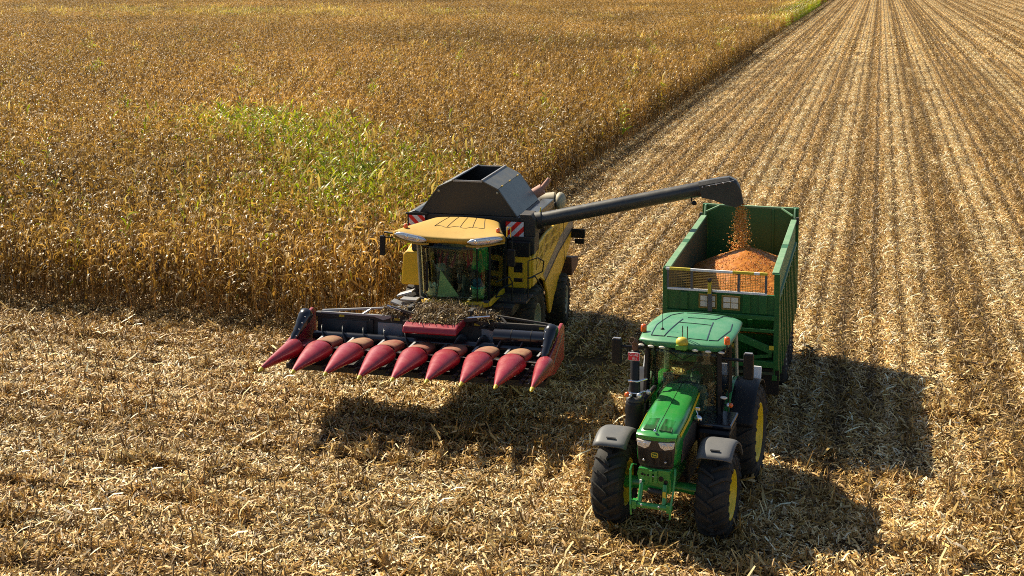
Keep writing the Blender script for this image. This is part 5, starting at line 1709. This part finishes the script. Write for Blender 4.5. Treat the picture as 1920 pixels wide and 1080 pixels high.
# clumps of one row segment (1.5 m) and blocks of four rows by three metres for far away
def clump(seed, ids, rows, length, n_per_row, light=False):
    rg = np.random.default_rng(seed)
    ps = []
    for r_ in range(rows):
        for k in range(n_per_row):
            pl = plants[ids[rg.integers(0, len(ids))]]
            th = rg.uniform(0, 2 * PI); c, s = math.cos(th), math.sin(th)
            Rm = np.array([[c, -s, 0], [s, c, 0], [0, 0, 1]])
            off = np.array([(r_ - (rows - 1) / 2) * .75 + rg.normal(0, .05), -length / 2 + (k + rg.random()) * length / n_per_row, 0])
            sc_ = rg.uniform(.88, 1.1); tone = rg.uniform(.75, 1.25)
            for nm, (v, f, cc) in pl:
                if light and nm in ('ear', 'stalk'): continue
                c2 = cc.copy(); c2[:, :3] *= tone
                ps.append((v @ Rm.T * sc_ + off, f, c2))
    return np_mesh('corn', *join(ps))


dry_ids, mix_ids, grn_ids = list(range(8)), [0, 2, 4, 8, 9, 10], [8, 10, 11, 12, 13, 14]
clumps = [clump(600 + i, dry_ids, 1, 1.5, 9) for i in range(4)] + [clump(610 + i, mix_ids, 1, 1.5, 9) for i in range(2)] + [clump(620 + i, grn_ids, 1, 1.5, 9) for i in range(2)]
blocks = [clump(700 + i, dry_ids, 4, 3.0, 15, True) for i in range(2)] + [clump(710, mix_ids, 4, 3.0, 15, True)] + [clump(720, grn_ids, 4, 3.0, 15, True)]
NP, NC = len(one_mesh), len(clumps)
corn_col = src_collection('corn_piece', one_mesh + clumps + blocks, 'corn')


def greenness(x, y):
    """0 dry .. 1 green: the greener patch beside the machines and bands far off"""
    g_ = 0.0
    # two overlapping stands, their long axes running from far left to near right
    for cx, cy, ax, ay, w, am in ((-32.0, 61.5, 6.5, 5.5, 3.6, .62), (-26.0, 56.5, 5.5, 5.0, 3.8, .52), (-19.8, 48.0, 6.0, 4.6, 4.2, .58), (-18.5, 42.0, 3.5, 4.0, 3.0, .34)):
        dx, dy = x - cx, y - cy
        ang = math.atan2(9, -9.5)
        u_ = dx * math.cos(ang) + dy * math.sin(ang); v_ = -dx * math.sin(ang) + dy * math.cos(ang)
        g_ += am * math.exp(-(u_ / ax) ** 2 - (v_ / w) ** 2)
    g_ += .42 * math.exp(-((x + 110) / 45) ** 2 - ((y - 205) / 22) ** 2)
    g_ += 1.0 * math.exp(-((x + 14) / 4) ** 2 - ((y - 265) / 75) ** 2)
    g_ += .10 * math.sin(x * .31 + 1.3) * math.sin(y * .17 + .4) + .06 * math.sin(x * .9 + y * .7)
    return g_


pts = []; rots = []; idx = []; scl = []
rg = np.random.default_rng(9)
nearest = []
for k in range(0, 420):
    x = EDGE_X - k * .75
    y = EDGE_Y
    # single plants
    while y < 66:
        y += rg.uniform(.11, .20)
        if y > 66: break
        if not in_view(np.array(x), np.array(y), 5): continue
        g_ = greenness(x, y) + rg.normal(0, .15)
        i = int(rg.integers(0, 8)) if g_ < .27 else (8 + int(rg.integers(0, 3)) if g_ < .48 or rg.random() < .28 else 11 + int(rg.integers(0, 4)))
        if rg.random() < .018: i = int(rg.integers(8, 15))
        nearest.append((x + rg.normal(0, .05), y, i))
    y = 66.0
    while y < 150:
        yc = y + .75; y += 1.5
        if not in_view(np.array(x), np.array(yc), 5): continue
        g_ = greenness(x, yc) + rg.normal(0, .12)
        i = int(rg.integers(0, 4)) if g_ < .25 else (4 + int(rg.integers(0, 2)) if g_ < .55 else 6 + int(rg.integers(0, 2)))
        if rg.random() < .03: i = 4 + int(rg.integers(0, 4))
        pts.append((x, yc, 0)); rots.append((0, 0, PI * (rg.random() < .5))); idx.append(NP + i); s_ = rg.uniform(.9, 1.1); scl.append((1, 1, s_))
    if k % 4 == 0:
        y = 150.0
        while y < 470:
            yc = y + 1.5; y += 3.0
            xb = x - 1.125
            if not in_view(np.array(xb), np.array(yc), 5): continue
            g_ = greenness(xb, yc) + rg.normal(0, .12)
            i = int(rg.integers(0, 2)) if g_ < .28 else (2 if g_ < .6 else 3)
            pts.append((xb, yc, 0)); rots.append((0, 0, PI * (rg.random() < .5))); idx.append(NP + NC + i); s_ = rg.uniform(.92, 1.08); scl.append((1, 1, s_))

# the 300 that stand nearest become plants of their own
def vis_dist(p):
    x, y, _ = p
    dep = -x * math.sin(yaw) + y * math.cos(yaw); lat = x * math.cos(yaw) + y * math.sin(yaw)
    out = 0 if abs(lat) < dep * .395 else 50
    return y - EDGE_Y + out
nearest.sort(key=vis_dist)
single, rest = nearest[:300], nearest[300:]
for (x, y, i) in rest:
    pts.append((x, y, 0)); rots.append((rg.normal(0, .06), rg.normal(0, .06), rg.uniform(0, 2 * PI))); idx.append(i); s_ = rg.uniform(.82, 1.13); scl.append((s_, s_, s_))
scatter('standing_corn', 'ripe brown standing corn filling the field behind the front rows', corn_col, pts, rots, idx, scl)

pm = {}
for i in sorted({p[2] for p in single}):
    lst = []
    for nm, (v, f, c) in plants[i]:
        me = np_mesh(nm, v, f, c); me.materials.append(M['corn']); lst.append((nm, me))
    pm[i] = lst
for (x, y, i) in single:
    o = bpy.data.objects.new('corn_plant', None)
    o.empty_display_size = .2
    o.location = (x, y, 0)
    lean = .10 if y < EDGE_Y + .8 else .06
    s_ = rg.uniform(.85, 1.1)
    o.scale = (s_, s_, s_)
    o.rotation_euler = (rg.normal(.03, lean), rg.normal(0, lean), rg.uniform(0, 2 * PI))
    o['category'] = 'corn plant'
    if i >= 11:
        o['label'] = 'greenish corn plant among the brown plants at the near field edge'; o['group'] = 'greenish corn plants at the field edge'
    elif i >= 8:
        o['label'] = 'yellowish corn plant among the brown plants at the near field edge'; o['group'] = 'yellowish corn plants at the field edge'
    else:
        o['label'] = 'dry brown corn plant standing at the near edge of the field'; o['group'] = 'dry corn plants at the field edge'
    col.objects.link(o)
    for nm, me in pm[i]:
        c = bpy.data.objects.new(nm, me); c.parent = o; col.objects.link(c)

# ---- litter piled on the header
rgl = np.random.default_rng(31)
def pile(n, f, pal):
    V, F, C = flakes(n, -.5, .5, -.5, .5, pal, .06, .34, .008, .03, .02, None, 1.6, rg=rgl)
    V = V.reshape(-1, 6, 3); cc = V.mean(1, keepdims=True)
    nc = np.array([f(a, b_) for a, b_ in cc[:, 0, :2]])[:, None, :]
    V = V - cc + nc
    return V.reshape(-1, 3), F, C
def pf(a, b_):
    x = .30 + a * 1.35; y = -1.88 + b_ * .95
    hgt = .24 * math.exp(-((x - .30) / .6) ** 2) * math.exp(-((y + 1.65) / .5) ** 2)
    base = 2.065 if y < -1.7 else 2.0
    if abs(x - .30) > .55 and y < -1.75:
        x = .30 + (x - .30) * .62
    return (x, y, base + hgt * rgl.random() ** .5)
PALD = [((.20, .125, .05), .3), ((.12, .072, .03), .32), ((.46, .32, .12), .13), ((.06, .04, .022), .25)]
A = pile(3000, pf, PALD)
def pf2(a, b_):
    x = .25 + a * 2.6; y = -1.15 + b_ * .75
    return (x, y, 1.86 + .34 * rgl.random() * math.exp(-((x - .3) / 1.0) ** 2) + .05)
B = pile(2400, pf2, PALD)
def pf3(a, b_):
    s_ = -1 if a < 0 else 1
    x = .25 + s_ * (.7 + abs(a) * 1.3); y = -1.6 + b_ * .3
    return (x, y, 1.95 + .22 * rgl.random())
C3 = pile(700, pf3, PALD)
me = np_mesh('straw_litter', *join([A, B, C3])); me.materials.append(M['straw'])
o = bpy.data.objects.new('straw_litter', me); col.objects.link(o); o.location = CO; o.rotation_euler = (0, 0, CR)
o['kind'] = 'stuff'; o['label'] = 'brown straw litter piled on the middle of the red corn header'
print("tiles", n_tiles, "corn", len(pts), "stubs", cnt, "objects", len(scene.objects))
